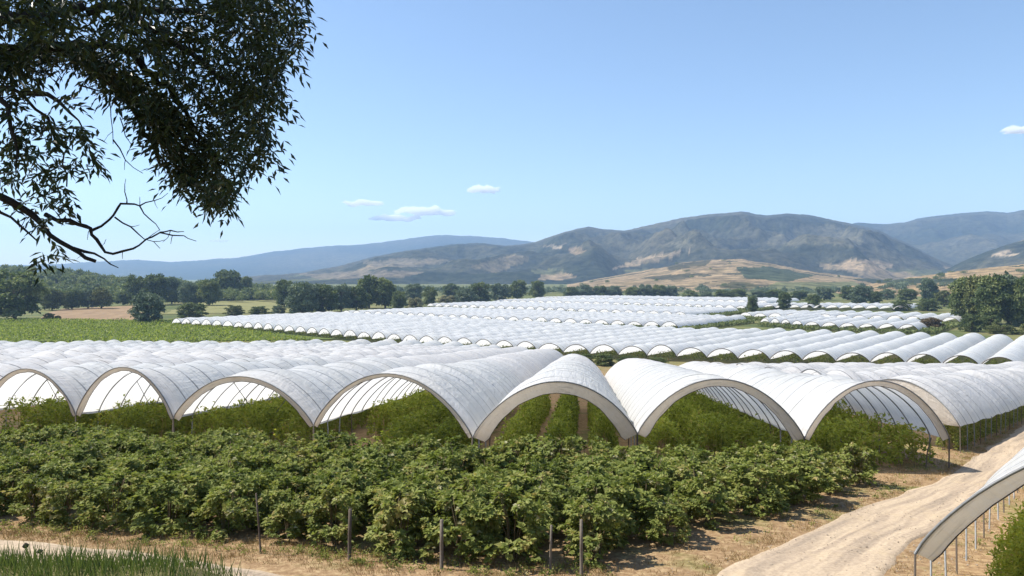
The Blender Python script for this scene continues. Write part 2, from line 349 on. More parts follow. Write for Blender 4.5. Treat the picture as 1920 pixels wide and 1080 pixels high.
# ------------------------------------------------------------------ tunnels
EAVE, RISE = 1.5, 2.65
def arch(w): return max(0.0, 1 - w * w) ** .84
def tunnel(L0, R0, L1, R1, label, group, seg=22, step=.7, near=False, hoops=0, legs=(0, 0), mat='film', und=.08, hoopr=None, endwall=False, legr=.036, eave=EAVE, rise=RISE,
           flap=True, braces=False, cat='polytunnel', legstep=2.1, flapw=.42, seed=None, back=False):
    L0, R0, L1, R1 = [Vector(p[:2]) for p in (L0, R0, L1, R1)]
    ln = ((L1 + R1) - (L0 + R0)).length / 2
    c0 = (L0 + R0) / 2
    t = thing('polytunnel', label, cat, (c0.x, c0.y, gzf(c0.x, c0.y)), 0, group)
    off = Vector(t.location)
    n = max(5, int(ln / step) + 1); sd = random.random() * 100 if seed is None else seed
    ws = -np.cos(np.linspace(0, PI, seg + 1)); ws = .55 * ws + .45 * np.linspace(-1, 1, seg + 1)
    prof = np.array([arch(w) for w in ws])
    def section(s, inset=0.0):
        f = s / ln
        A, B = L0.lerp(L1, f), R0.lerp(R1, f)
        x = A.x + (B.x - A.x) * (ws * (1 - inset * .1) + 1) / 2; y = A.y + (B.y - A.y) * (ws * (1 - inset * .1) + 1) / 2
        za = gz(A.x, A.y); zb = gz(B.x, B.y)
        k = 1 + und * (mnoise.noise((s * .09, sd, 0)) * 1.3 + .7 * mnoise.noise((s * .3, sd, 4)) + .55 * math.sin(s * 2 * PI / 7.3 + sd * 9) * (1 + mnoise.noise((s * .05, sd, 8))))
        sag = -.06 * abs(math.sin(PI * s / 2.1)) + .05
        low = .12 * mnoise.noise((s * .35, sd, 9))
        z = za + (zb - za) * (ws + 1) / 2 + eave + low * (1 - prof) * (s > 1) + prof * (rise * k + sag - inset)
        return np.stack([x, y, z], -1)
    S = np.linspace(0, ln, n)
    if near:   # vertices finer near the camera end
        S = np.concatenate([np.arange(0, min(30, ln), .35), np.arange(min(30, ln), ln, step), [ln]]) if ln > 30 else np.arange(0, ln + .01, .35)
        n = len(S)
    V = np.stack([section(s) for s in S]); k = seg + 1
    wr = np.array([[mnoise.noise((s * 1.1, w * 5, sd)) for w in ws] for s in S]) if near else 0
    if near: V[..., 2] += (.06 * wr + .03 * np.array([[mnoise.noise((s * 2.6, w * 2.2 + s * .25, sd + 30)) for w in ws] for s in S])) * np.minimum(1, 1.2 - abs(ws))[None, :]
    i = np.arange(n - 1)[:, None]; j = np.arange(seg)[None, :]
    f = np.stack([i * k + j, (i + 1) * k + j, (i + 1) * k + j + 1, i * k + j + 1], -1).reshape(-1, 4)[:, ::-1]
    uv = np.stack([np.broadcast_to((ws + 1) / 2 * 1.0 + sd, (n, k)), np.broadcast_to(S[:, None] + 0.0, (n, k))], -1).reshape(-1, 2)
    mb = MB(); mb.add(V.reshape(-1, 3) - np.array(off), f, None, uv); mb.build('film', M[mat], t)
    ax = ((L1 + R1) - (L0 + R0)).normalized()
    def local(s, ins=.05): return [Vector(p) - off for p in section(s, ins)]
    r = hoopr or (.032 if near else .06)
    mb = MB(); e = [p - Vector((ax.x, ax.y, 0)) * .02 for p in local(0, .0)]; mb.tube(e, r, 5); mb.build('end_hoop', M['dark_wood' if hoopr else 'steel'], t)
    if flap:
        o = np.array(section(0)); ctr = o.mean(0); m = len(o)
        inn = []
        for q in range(m):
            a, b = o[max(q - 1, 0)], o[min(q + 1, m - 1)]
            tg = (b - a) / np.linalg.norm(b - a)
            side = np.array([B_ for B_ in (R0 - L0).normalized()] + [0.0])
            nrm = -(np.array([0, 0, 1.0]) - tg * tg[2]); nrm /= np.linalg.norm(nrm)
            lean = np.array([ax.x, ax.y, 0]) * .22
            wd = flapw * (1 + .45 * abs(ws[q]) ** 3 + .18 * mnoise.noise((ws[q] * 1.3, sd, 2)))
            if q in (0, m - 1): nrm = np.array([0, 0, -.35]) + side * (.75 if q == 0 else -.75)
            inn.append(o[q] + nrm * wd + lean * (.6 + .5 * mnoise.noise((ws[q] * 3, sd, 6)) + .45 * mnoise.noise((ws[q] * 11, sd, 7))) + np.array([0, 0, .05 * mnoise.noise((ws[q] * 9, sd, 12))]))
        inn = np.array(inn); midr = (o + inn) / 2 + np.array([ax.x, ax.y, 0]) * .05
        vv = np.concatenate([o - np.array([ax.x, ax.y, 0]) * .0, midr, inn]) - np.array(off)
        ff = [[a * m + q, a * m + q + 1, (a + 1) * m + q + 1, (a + 1) * m + q] for a in (0, 1) for q in range(m - 1)]
        uvf = np.concatenate([np.stack([(ws + 1) / 2 * 3 + sd, np.full(m, v)], -1) for v in (0, .25, .5)])
        mb = MB(); mb.add(vv, ff, None, uvf); fl = mb.build('end_flap', M['flap'], t)
        if near:
            mb = MB(); mb.tube([Vector(p) - off for p in inn], .014, 4); mb.build('flap_cord', M['dark_wood'], fl)
    if endwall:
        o = np.array(section(0)) - np.array(off) + np.array([ax.x, ax.y, 0]) * .05; m = len(o)
        lo = np.array([o[0] + (o[-1] - o[0]) * (w + 1) / 2 for w in ws])
        mb = MB(); mb.add(np.concatenate([o, (o + lo) / 2 - np.array([ax.x, ax.y, 0]) * .12, lo]), [[a * m + q, a * m + q + 1, (a + 1) * m + q + 1, (a + 1) * m + q] for a in (0, 1) for q in range(m - 1)], None,
                          np.concatenate([np.stack([(ws + 1) / 2 * 3 + sd, np.full(m, v)], -1) for v in (0, 1, 2)])); mb.build('end_wall', M['flap'], t)
    for q in range(1, hoops + 1):
        mb = MB(); mb.tube(local(q * 2.1, .06), .026, 5); mb.build('hoop', M['steel'], t)
    for side, cnt in ((0, legs[0]), (1, legs[1])):
        for q in range(cnt):
            s = q * legstep; f_ = s / ln
            p = (L0.lerp(L1, f_) if side == 0 else R0.lerp(R1, f_))
            b = Vector((p.x, p.y, gzf(p.x, p.y))) - off
            ln_ = random.uniform(-.08, .08)
            mb = MB(); mb.tube([b + Vector((ln_, ln_ * .5, -.25)), b + Vector((0, 0, eave + .04))], legr, 6); mb.build('leg', M['steel'] if q % 3 else M['dark_wood'], t)
    if braces:
        e = local(0, .02); h = local(4.2, .06)
        for a, b in ((.26, .42), (.70, .46)):
            pa = h[int(a * seg)]; q = c0.lerp((L1 + R1) / 2, 4.2 / ln) + (R0 - L0) * (b - .5)
            pb = Vector((q.x, q.y, gzf(q.x, q.y) + .9)) - off
            mb = MB(); mb.tube([pa, pb], .022, 5); mb.build('brace', M['steel'], t)
    return t
NUM = ['first', 'second', 'third', 'fourth', 'fifth', 'sixth', 'seventh', 'eighth', 'ninth', 'tenth', 'eleventh', 'twelfth', 'thirteenth', 'fourteenth', 'fifteenth', 'sixteenth', 'seventeenth', 'eighteenth', 'nineteenth', 'twentieth']
def nth(i):
    if i < 20: return NUM[i]
    tens = ['twent', 'thirt', 'fort', 'fift'][(i + 1) // 10 - 2]; u = (i + 1) % 10
    return tens + 'ieth' if u == 0 else tens + 'y-' + NUM[u - 1]

DA = Vector((.098, 1.0))
feet_px = [(-38, 772), (142, 778), (325, 784), (588, 798), (886, 820), (1195, 814), (1508, 822), (1780, 822)]
feet = [Vector(P(x, y, EAVE)[:2]) for x, y in feet_px]
def yend(x):
    return float(np.interp(x, [-200, -85, -75, -38, -11, 15], [243, 246, 250, 249, 230, 204]))
def run(p, Y): return p + DA * (Y - p.y)
near_labels = ['white polytunnel with crossed braces in its open end, cut by the left edge',
    'white polytunnel with braced open arch, second from the left edge above the bushes',
    'white polytunnel third from the left edge, its torn flap hanging at the right foot',
    'long white tunnel left of the central arch, bare brown soil in its open mouth',
    'central white tunnel with the widest beige end flap, three crop rows running inside',
    'white tunnel right of the central arch, its left flank spotted with dark marks',
    'white tunnel with the rightmost open arch of the near row, ending beside the road']
for i in range(7):
    a, b = feet[i], feet[i + 1]
    if i <= 3:
        ye = yend(run(b, 240).x); la, lb = run(a, ye + 1), run(b, ye)
    else: la, lb = run(a, (100, 97, 96)[i - 4]), run(b, (100, 97, 96)[i - 4])
    tunnel(a, b, la, lb, near_labels[i], 'white polytunnels with open arches behind the bushes', seg=28, step=.7, near=True, hoops=(12, 12, 12, 16, 14, 14, 14)[i],
           legs=(4, 8 if i == 6 else 1), braces=i < 3, flapw=(.23, .23, .3, .2, .54, .36, .27)[i])
# the same block carries on to the left: those tunnels come into view only beyond their fronts
prev = feet[0]
for i in range(21):
    nx = prev + Vector((-8.0, 1.15)); ye = yend(run(nx, 240).x)
    tunnel(nx, prev, run(nx, ye + .8 * math.sin(i)), run(prev, ye + .8 * math.sin(i)),
           f'scalloped white tunnel roof left of the braced arches, {nth(i)} out from them', 'white tunnel roofs filling the left of the near block', seg=16, step=1.2, und=.17, flap=False)
    prev = nx
# wedge of tunnels parallel to the road, starting along the last near tunnel
R5 = Vector(P(1800, 800, EAVE)[:2]); s0 = (8.0 - (feet[7] - R5).dot(N5)) / DA.dot(N5)
def to_y(p, Y): return p + D5 * ((Y - p.y) / D5.y)
prev = R5
for i in range(11):
    st = feet[7] + DA * (s0 + 13.4 * i)
    if st.y > 138: break
    ye = 150 + 2 * math.sin(i * 1.7)
    tunnel(st, prev, to_y(st, ye), to_y(prev, ye), 'white tunnel alongside the dirt road, posts and crop showing under its eave' if i == 0 else f'white tunnel roof running right and back, {nth(i)} one in from the roadside tunnel',
           'white tunnels parallel to the dirt road', seg=22 if i < 3 else 16, step=.8 if i < 3 else 1.2, near=i == 0, und=.11, flap=False, legs=(0, 30) if i == 0 else (0, 0), legstep=2.1, endwall=i == 0, legr=.026)
    prev = st
# tunnel at the bottom right corner
LF = Vector(P(1716, 1038, EAVE)[:2]); DF = Vector((.633, .774)); NF = Vector((-.774, .633)); RF = LF - NF * 8.4
tunnel(LF, RF, LF + DF * 70, RF + DF * 70, 'near white tunnel cut by the right edge, its creased end flap drooping over thin posts', 'white tunnels parallel to the dirt road', seg=32, step=.7, near=True, hoops=10, legs=(16, 2), flapw=.27, legstep=1.6, rise=2.35, legr=.024)

def block(px, dirv, lens, w, lab, group, flap=False, und=.13, seg=12, step=1.8, rise=RISE, hz=EAVE, hoopr=.12):
    pts = np.array([P(x, y, hz)[:2] for x, y in px]); d = np.concatenate([[0], np.cumsum(np.linalg.norm(np.diff(pts, axis=0), axis=1))])
    n = int(round(d[-1] / w)); dv = Vector(dirv).normalized()
    q = [Vector((np.interp(t, d, pts[:, 0]), np.interp(t, d, pts[:, 1]))) for t in np.linspace(0, d[-1], n + 1)]
    for i in range(n):
        e = np.interp(i / max(1, n - 1), np.linspace(0, 1, len(lens)), lens) + 1.5 * math.sin(i * 2.3)
        lb = lab.replace('#', nth(i) if i < 20 or True else '')
        tunnel(q[i], q[i + 1], q[i] + dv * e, q[i + 1] + dv * e, lb, group, seg=seg, step=step, und=und, flap=flap, mat='film_far', flapw=.3, hoopr=hoopr, rise=rise * random.uniform(.96, 1.04))
    return q
DB = (.62, .785)
Bq = block([(322, 606), (450, 614), (640, 631), (800, 644), (900, 651), (1000, 658), (1100, 663), (1250, 668), (1400, 673), (1520, 676), (1640, 680), (1800, 685), (1990, 692)], DB, (98, 100, 102, 98), 8.6,
           'white tunnel of the long second tier, # open arch from its left end', 'second tier of white tunnels', seg=16, step=1.5, hoopr=.12, und=.1)
C_ = []
C_.append(block([(640, 590), (760, 594), (900, 601), (1000, 605), (1100, 609), (1272, 615)], DB, (84, 84), 8.6, 'small white tunnel of the third tier, # arch from its left end', 'third tier of white tunnels'))
C_.append(block([(800, 575), (900, 578.5), (1000, 582), (1100, 586), (1288, 593)], DB, (84, 84), 9.0, 'tiny white tunnel of the fourth tier, # dark arch from the left', 'fourth tier of white tunnels'))
C_.append(block([(925, 567), (1100, 571), (1250, 574.5), (1400, 580)], DB, (80, 80), 9.4, 'distant white tunnel of the fifth tier, # from its left end', 'fifth tier of white tunnels'))
block([(1000, 561.5), (1150, 563.5), (1280, 565), (1440, 568.5)], DB, (110, 90), 10, 'farthest white tunnel below the dark hedge, # from the left', 'farthest tier of white tunnels')
C_.append(block([(1425, 605), (1500, 612), (1600, 616.5), (1722, 620)], DB, (62, 62), 8.2, 'rounded white tunnel in the short tier ending at the brown bush, # from the left', 'right-hand short tier of white tunnels', und=.1, step=2))
C_.append(block([(1385, 594), (1450, 596.5), (1600, 599), (1700, 602), (1800, 606)], DB, (60, 55), 8.6, 'white tunnel in the tier reaching the right grove, # from the left', 'tier of white tunnels reaching the grove', und=.1, step=2))
block([(1430, 577), (1560, 578), (1700, 580)], DB, (60, 60), 9.5, 'faint white tunnel behind the three lone round trees, # from the left', 'far right strip of white tunnels')

# ------------------------------------------------------------------ plants
def bush_meshes(k):
    """a blackberry bush: trifoliate leaves over arching canes"""
    mb = MB(); H = random.uniform(1.4, 1.7); W = random.uniform(.78, .98)
    q = 34; n = q * 17
    cth = rng.uniform(0, 2 * PI, q); cu = rng.beta(1.35, 1.0, q)
    cz = .1 + cu * (H - .15); cr = W * np.sqrt(np.clip(1 - ((cz - H * .5) / (H * .62)) ** 2, .05, 1)) * rng.uniform(.45, 1.0, q)
    cz = cz + (cu > .75) * rng.uniform(0, .3, q)
    ctr = np.repeat(np.stack([cr * np.cos(cth), cr * np.sin(cth), cz], -1), 17, 0)
    p = ctr + unit(n) * rng.uniform(.02, 1, (n, 1)) ** .5 * np.array([.2, .2, .17]); p[:, 2] = np.maximum(p[:, 2], .05)
    th = np.arctan2(p[:, 1], p[:, 0]); u = p[:, 2] / H
    ct = np.repeat(rng.normal(0, .1, q), 17)
    outd = np.stack([np.cos(th), np.sin(th), 0 * th], -1)
    lc = p - ctr; lc = lc / (np.linalg.norm(lc, axis=1, keepdims=True) + 1e-6)
    d = outd * .35 + lc * .9 + unit(n) * .4 + np.array([0, 0, -.05]); nr = np.array([0, 0, 1.]) + outd * .45 + unit(n) * .45
    tint = np.clip(rng.normal(.47, .13, n) + ct, 0, 1); tint[rng.random(n) < .025] = .98
    L = rng.uniform(.12, .2, n)
    d /= np.linalg.norm(d, axis=1, keepdims=True); side = np.cross(d, nr); side /= np.linalg.norm(side, axis=1, keepdims=True)
    for a in (-.95, 0, .95):
        dd = d * math.cos(a) + side * math.sin(a)
        mb.leaves(p, dd + .15 * unit(n), nr + .25 * unit(n), L * (1 if a == 0 else .8), L * .68, .2, np.clip(tint + rng.normal(0, .05, n), 0, 1), .12)
    fol = mb.mesh('foliage', M['berry'], False)
    mb = MB()
    for _ in range(7):
        a = random.uniform(0, 2 * PI); r = random.uniform(.25, .6); hh = random.uniform(.9, 1.35) * H * .85
        mb.tube([Vector((math.cos(a) * .08, math.sin(a) * .08, -.05)), Vector((math.cos(a) * r * .35, math.sin(a) * r * .35, hh * .6)), Vector((math.cos(a) * r * .75, math.sin(a) * r * .75, hh)), Vector((math.cos(a) * r * 1.1, math.sin(a) * r * 1.1, hh * .92))], [.014, .011, .008, .004], 5)
    return fol, mb.mesh('canes', M['cane'])
BUSH = [bush_meshes(k) for k in range(9)]
def bush(x, y, s, rz, label, group):
    t = thing('blackberry_bush', label, 'bush', (x, y, gzf(x, y)), rz, group)
    f, c = random.choice(BUSH); t.scale = (s * random.uniform(1.08, 1.32), s * random.uniform(1.08, 1.32), s)
    link(bpy.data.objects.new('foliage', f), t); link(bpy.data.objects.new('canes', c), t)
front = [(-40, 25.5), xy(0, 985), xy(250, 1000), xy(500, 1022), xy(800, 1052), xy(1000, 1066), xy(1130, 1063), (17.5, 33.5)]
fx = [p[0] for p in front]; fy = [p[1] for p in front]
rows = np.arange(-25.5, 18.0, 1.85); cnt = 0
G_B = 'blackberry bushes of the near field'
for ri, rx in enumerate(rows):
    # row line: x = rx + .098*(y-20)
    ys = np.arange(17, 36, .05); xs = rx + .098 * (ys - 20); ok = ys > np.interp(xs, fx, fy) + .55
    if not ok.any(): continue
    y0 = ys[np.argmax(ok)]
    y1 = 37.0 if rx < -14 else (31.6 if -5 < rx < 9 else 33.0)
    y, q = y0 + random.uniform(0, .2), 0
    while y < y1:
        x = rx + .098 * (y - 20) + random.uniform(-.38, .38)
        if abs(x) / y < .76:
            edge = x > 3.4
            if q == 0:
                lb = (f'leafy blackberry bush at the road end of its row, {nth(int((x - 3.4) / 1.85))} from the front corner' if edge else
                      f'leafy blackberry bush at the front edge of the field, {nth(ri)} row from the left')
            elif q == 1: lb = f'green blackberry bush second back in the {nth(ri)} row from the left edge of the field'
            else: lb = 'green blackberry bush amid the dense rows before the white tunnels'
            bush(x, y, random.uniform(.7, 1.02), random.uniform(0, 6.28), lb, G_B); cnt += 1
        y += random.uniform(.9, 1.12); q += 1
print('bushes', cnt)

def hedge_mesh(length, H, W, per_m, mat, leaf=.24, lo=.1):
    """a straight row of raspberry canes along +Y, following a .09 downhill slope"""
    n = int(length * per_m); mb = MB()
    pl = rng.integers(0, int(length / .62), n); ph = rng.uniform(.72, 1.22, int(length / .62) + 1)[pl]; s = np.clip(pl * .62 + .3 + rng.normal(0, .17, n), 0, length); th = rng.uniform(-.25, PI + .25, n)
    hs = np.array([1 + .22 * mnoise.noise((v * .9, H, 2)) + .12 * mnoise.noise((v * 2.7, W, 7)) for v in s]) * ph
    r = rng.uniform(.5, 1.05, n) ** .5
    x = np.cos(th) * W * r * (1 + .25 * np.sin(s * 3.1)); z = lo + np.abs(np.sin(th)) ** .8 * H * r * hs
    sh = rng.random(n) < .12; z[sh] += rng.uniform(0, .35, sh.sum())
    p = np.stack([x, s, z - .09 * s], -1)
    o = np.stack([np.cos(th), 0 * th, np.sin(th)], -1)
    mb.leaves(p, o * .6 + unit(n) * .9, np.array([0, 0, 1.]) + o * .4 + unit(n) * .6, rng.uniform(.7, 1.3, n) * leaf, rng.uniform(.45, .65, n) * leaf, .2, np.clip(rng.normal(.5, .17, n), 0, 1), .15)
    k = int(length / .6)
    for q in range(k):
        y = q * .6; a = random.uniform(-.2, .2)
        mb.tube([Vector((a * .3, y, -.1 - .09 * y)), Vector((a, y + random.uniform(-.15, .15), H * .85 - .09 * y))], [.015, .007], 4, .95, False)
    return mb.mesh('raspberry_row', mat, False)
HF = hedge_mesh(14, 1.75, .7, 1500, M['raspberry'], .11)
HEDGE = [hedge_mesh(30, 1.75, .75, 300, M['raspberry']) for _ in range(3)]
names = ['far left', 'second', 'third', 'soil-floored', 'central', 'spotted', 'rightmost']
for i in range(7):
    a, b = feet[i], feet[i + 1]
    for q, (u, pos) in enumerate(((.2, 'left'), (.5, 'middle'), (.8, 'right'))):
        p = a.lerp(b, u) + DA * (.6 + random.uniform(-.3, .5))
        if i == 3 and q == 0: p = p + Vector((.6, 7))
        o = link(bpy.data.objects.new('raspberry_row', HEDGE[(i + q) % 3])); o.location = (p.x, p.y, gzf(p.x, p.y)); o.rotation_euler = (0, 0, -math.atan2(DA.x, DA.y)); o.scale = (random.uniform(.92, 1.15) * (.78 if i == 4 else 1), 1, random.uniform(.88, 1.04))
        tag(o, f'bright green {pos} crop row under the {names[i]} white tunnel of the near row', 'crop row', 'raspberry rows under the near tunnels')
for q in range(2):
    p = LF - NF * (2.0 + 2.4 * q) + DF * .9
    o = link(bpy.data.objects.new('raspberry_row', HF)); o.location = (p.x, p.y, gzf(p.x, p.y)); o.rotation_euler = (0, 0, -math.atan2(DF.x, DF.y)); o.scale = (1.1, 1, 1.2)
    tag(o, f'tall green crop row under the bottom right tunnel, {["nearest its thin posts", "deeper inside"][q]}', 'crop row', 'raspberry rows under the near tunnels')
RH = hedge_mesh(75, 1.35, .4, 190, M['berry'], .22)
p = R5 + N5 * .8 + D5 * .6
o = link(bpy.data.objects.new('raspberry_row', RH)); o.location = (p.x, p.y, gzf(p.x, p.y)); o.rotation_euler = (.006, 0, -math.atan2(D5.x, D5.y))
tag(o, 'long dark green crop row under the eave of the roadside tunnel', 'crop row')

def crop_stuff(name, pts, H, leaf, label, mat):
    n = len(pts); mb = MB()
    nz = np.array([mnoise.noise((a * .2, b * .2, 1)) for a, b in pts])
    z = gz(pts[:, 0], pts[:, 1]) + rng.uniform(.15, 1, n) ** .6 * H * (1 + .3 * nz)
    mb.leaves(np.column_stack([pts, z]), unit(n) + np.array([0, 0, .2]), np.array([0, -.2, 1.]) + unit(n) * .8, rng.uniform(.7, 1.3, n) * leaf, rng.uniform(.6, .9, n) * leaf, .2, np.clip(rng.normal(.5, .2, n), 0, 1))
    return tag(mb.build(name, mat, None, False), label, 'crop', kind='stuff')
# crop in the mouths of the second tier
pp = []
for a, b in zip(Bq[:-1], Bq[1:]):
    for u in (.22, .5, .78):
        p = a.lerp(b, u); m = 200
        s = rng.uniform(.3, 16, m); pp.append(np.stack([p.x + DB[0] * s + rng.normal(0, .45, m), p.y + DB[1] * s + rng.normal(0, .3, m)], -1))
crop_stuff('crop_rows', np.concatenate(pp), 1.9, .5, 'dark green berry crop in the arch mouths of the second tier', M['berry'])
pp = []
for ql in C_:
    for a, b in zip(ql[:-1], ql[1:]):
        m = 260; u_ = rng.random(m); s_ = rng.uniform(-5, 6, m)
        pp.append(np.stack([a.x + (b.x - a.x) * u_ + DB[0] * s_, a.y + (b.y - a.y) * u_ + DB[1] * s_], -1))
    e = ql[-1]; s_ = rng.uniform(0, 85, 2600); o_ = rng.uniform(.3, 6, 2600)
    pp.append(np.stack([e.x + DB[0] * s_ + .785 * o_, e.y + DB[1] * s_ - .62 * o_], -1))
crop_stuff('far_crop', np.concatenate(pp), 1.75, .95, 'dark green crop strips between the far tiers of tunnels', M['tree'])
c = [np.array(P(*p)[:2]) for p in ((-120, 650), (600, 642), (330, 604), (-120, 600))]
u, w = rng.random((2, 26000)); w = np.round(w * 46) / 46 + rng.normal(0, .004, 26000)
q = ((c[0][None] * (1 - u)[:, None] + c[1][None] * u[:, None]) * (1 - w)[:, None] + (c[3][None] * (1 - u)[:, None] + c[2][None] * u[:, None]) * w[:, None])
crop_stuff('crop_field', q, 1.5, .8, 'open field of green berry rows behind the left tunnels', M['raspberry'])

# stakes at the row ends
def stake(px, top, bot, lab, r=.045, lean=0, mat='wood'):
    b = P(px, bot); h = (bot - top) / F * b.y
    mb = MB(); mb.tube([Vector((0, 0, -.3)), Vector((lean * .5, 0, h * .5)), Vector((lean, .02, h))], [r, r * .97, r * .9], 8)
    o = mb.build('stake', M[mat]); o.location = b; tag(o, lab, 'stake', 'wooden stakes at the row ends')
stake(1090, 975, 1082, 'pale grey square stake nearest the bottom edge right of centre', .045)
stake(828, 975, 1068, 'pale upright stake in front of the bush at the bottom centre', .05)
stake(1031, 985, 1074, 'short weathered stake just left of the pale grey one', .035, .04)
stake(655, 955, 1050, 'dark brown thick stake left of the bottom centre', .05, .02, 'dark_wood')
stake(490, 925, 1038, 'thin dark leaning stake at the left part of the field front', .025, -.15, 'dark_wood')
stake(1577, 812, 862, 'thin grey stake among the bushes under the rightmost arch', .03)
stake(1649, 815, 866, 'thin grey stake by the right end of the field under the rightmost arch', .03)
b = P(1752, 880); mb = MB(); mb.tube([Vector((0, 0, -.2)), Vector((.15, .1, .8)), Vector((.45, .3, 1.45))], [.03, .03, .028], 6); o = mb.build('stake', M['dark_wood']); o.location = P(1735, 880)
tag(o, 'bent grey stake leaning to the foot of the rightmost arch', 'stake', 'wooden stakes at the row ends')

# dry grass along the road and field edges
def tufts(name, spots, n, hmin, hmax, w, label, mat, spread=.18):
    k = rng.integers(0, len(spots), n); p = spots[k] + rng.normal(0, spread, (n, 2))
    p3 = np.column_stack([p, gz(p[:, 0], p[:, 1]) - .01])
    d = np.array([0, 0, 1.]) + unit(n) * .65; d[:, 2] = np.abs(d[:, 2])
    if mat == 'grass': d[:, :2] *= .6
    mb = MB(); mb.leaves(p3, d, unit(n), hmin + (hmax - hmin) * rng.beta(1.3, 2.6, n), w, .3, np.clip(rng.normal(.45, .2, n), 0, 1), 0.0)
    return tag(mb.build(name, M[mat], None, False), label, 'grass', kind='stuff')
def along(poly, n, off0, off1):
    poly = np.array(poly, float); d = np.concatenate([[0], np.cumsum(np.linalg.norm(np.diff(poly, axis=0), axis=1))])
    t = rng.uniform(0, d[-1], n); q = np.stack([np.interp(t, d, poly[:, i]) for i in (0, 1)], -1)
    q2 = np.stack([np.interp(np.minimum(t + .3, d[-1] + .3), d, poly[:, i]) for i in (0, 1)], -1); tg = q2 - q; tg /= np.linalg.norm(tg, axis=1, keepdims=True) + 1e-9
    return q + np.stack([-tg[:, 1], tg[:, 0]], -1) * rng.uniform(off0, off1, n)[:, None]
sp = np.concatenate([along(roadL[1:], 500, .05, 2.6), along(roadL[1:], 300, .0, .5), along(ext(roadL, 60)[8:], 200, .1, 2.2), along(roadR[1:], 420, -2.4, -.05), along(front[1:7], 700, -1.6, .5)])
tufts('dry_grass', sp, 30000, .05, .26, .014, 'dry straw coloured grass along the road and field edges', 'straw', .13)
sp = np.stack([rng.uniform(-9.5, -2.6, 900), rng.uniform(6.6, 9.0, 900)], -1); sp = sp[(sp[:, 0] / sp[:, 1] < -.33) & (rng.random(900) < np.clip((-.28 - sp[:, 0] / sp[:, 1]) * 5, .1, 1))]
gtop = tufts('tall_grass', sp, 10000, .07, .42, .011, 'tall green grass on the bank at the bottom left corner', 'grass', .45)
# green weeds at the foot of the crop and along the verges
def weeds(spots, n):
    k = rng.integers(0, len(spots), n); b = spots[k]; m = 12
    p = np.repeat(b, m, 0) + rng.normal(0, .07, (n * m, 2)); h = np.repeat(rng.uniform(.04, .22, n), m)
    p3 = np.column_stack([p, gz(p[:, 0], p[:, 1]) + h * rng.uniform(.1, 1, n * m)])
    mb = MB(); mb.leaves(p3, unit(n * m) + np.array([0, 0, .35]), np.array([0, 0, 1.]) + unit(n * m) * .5, rng.uniform(.05, .12, n * m), rng.uniform(.025, .05, n * m), .2, np.clip(np.repeat(rng.normal(.5, .18, n), m) + rng.normal(0, .08, n * m), 0, 1), .1)
    return tag(mb.build('weeds', M['berry'], None, False), 'small green weeds around the stakes and along the verges', 'weeds', kind='stuff')
weeds(np.concatenate([along(front[1:7], 420, -1.1, .5), along(roadL[2:], 160, .1, 1.6), along(roadR[1:], 90, -1.8, -.1)]), 620)
def stones(name, spots, n, r0, r1, mat, spread, label):
    k = rng.integers(0, len(spots), n); p = spots[k] + rng.normal(0, spread, (n, 2)); rr = r0 + (r1 - r0) * rng.beta(1, 4, n)
    o6 = np.array([[1, 0, 0], [0, 1, 0], [-1, 0, 0], [0, -1, 0], [0, 0, .7], [0, 0, -.7]])
    v = np.column_stack([p, gz(p[:, 0], p[:, 1]) + .07])[:, None, :] + o6[None] * rr[:, None, None] * rng.uniform(.6, 1.2, (n, 6, 1))
    f = np.array([[0, 1, 4], [1, 2, 4], [2, 3, 4], [3, 0, 4], [1, 0, 5], [2, 1, 5], [3, 2, 5], [0, 3, 5]])
    mb = MB(); mb.add(v.reshape(-1, 3), (np.arange(n)[:, None, None] * 6 + f[None]).reshape(-1, 3))
    return tag(mb.build(name, mat, None, False), label, 'gravel', kind='stuff')
M['stone'] = simple('stone', (.2, .16, .12), (.42, .35, .27), 3, .95, .4, .01)
stones('gravel', np.concatenate([along(roadL[1:], 700, -5.0, .8), along(roadR[1:], 200, -1.0, .6)]), 3800, .01, .055, M['stone'], .3, 'loose small stones and clods along the dirt road')
def seedhead(px, top, lab):
    b = at(px, 1110, 8.4); b.z = gzf(b.x, b.y); tp = at(px, top, 8.4)
    h = tp.z - b.z; t = thing('seed_head', lab, 'weed', b, 0, 'dried seed heads in the bank grass')
    l = random.uniform(-.05, .05)
    mb = MB(); mb.tube([Vector((-l, 0, -.05)), Vector((0, 0, h * .6)), Vector((l, 0, h * .97))], [.008, .007, .005], 5); mb.build('stem', M['cane'], t)
    mb = MB(); n = 9
    mb.tube([Vector((l * (.8 + .2 * i / n), 0, h * (.8 + .2 * i / n))) for i in range(n + 1)], [.01 + .026 * math.sin(PI * min(1, (i + .5) / n)) * random.uniform(.75, 1.2) for i in range(n + 1)], 6); mb.build('seed_spike', M['dark_bark'], t)
seedhead(52, 1018, 'tallest dark seed head in the grass at the bottom left corner')
seedhead(302, 1048, 'dark brown seed head in the bank grass, right of the tallest ones')
seedhead(78, 1030, 'bushy dark seed head beside the tallest one at the bottom left')
seedhead(190, 1040, 'thin dark seed head midway along the bank grass')

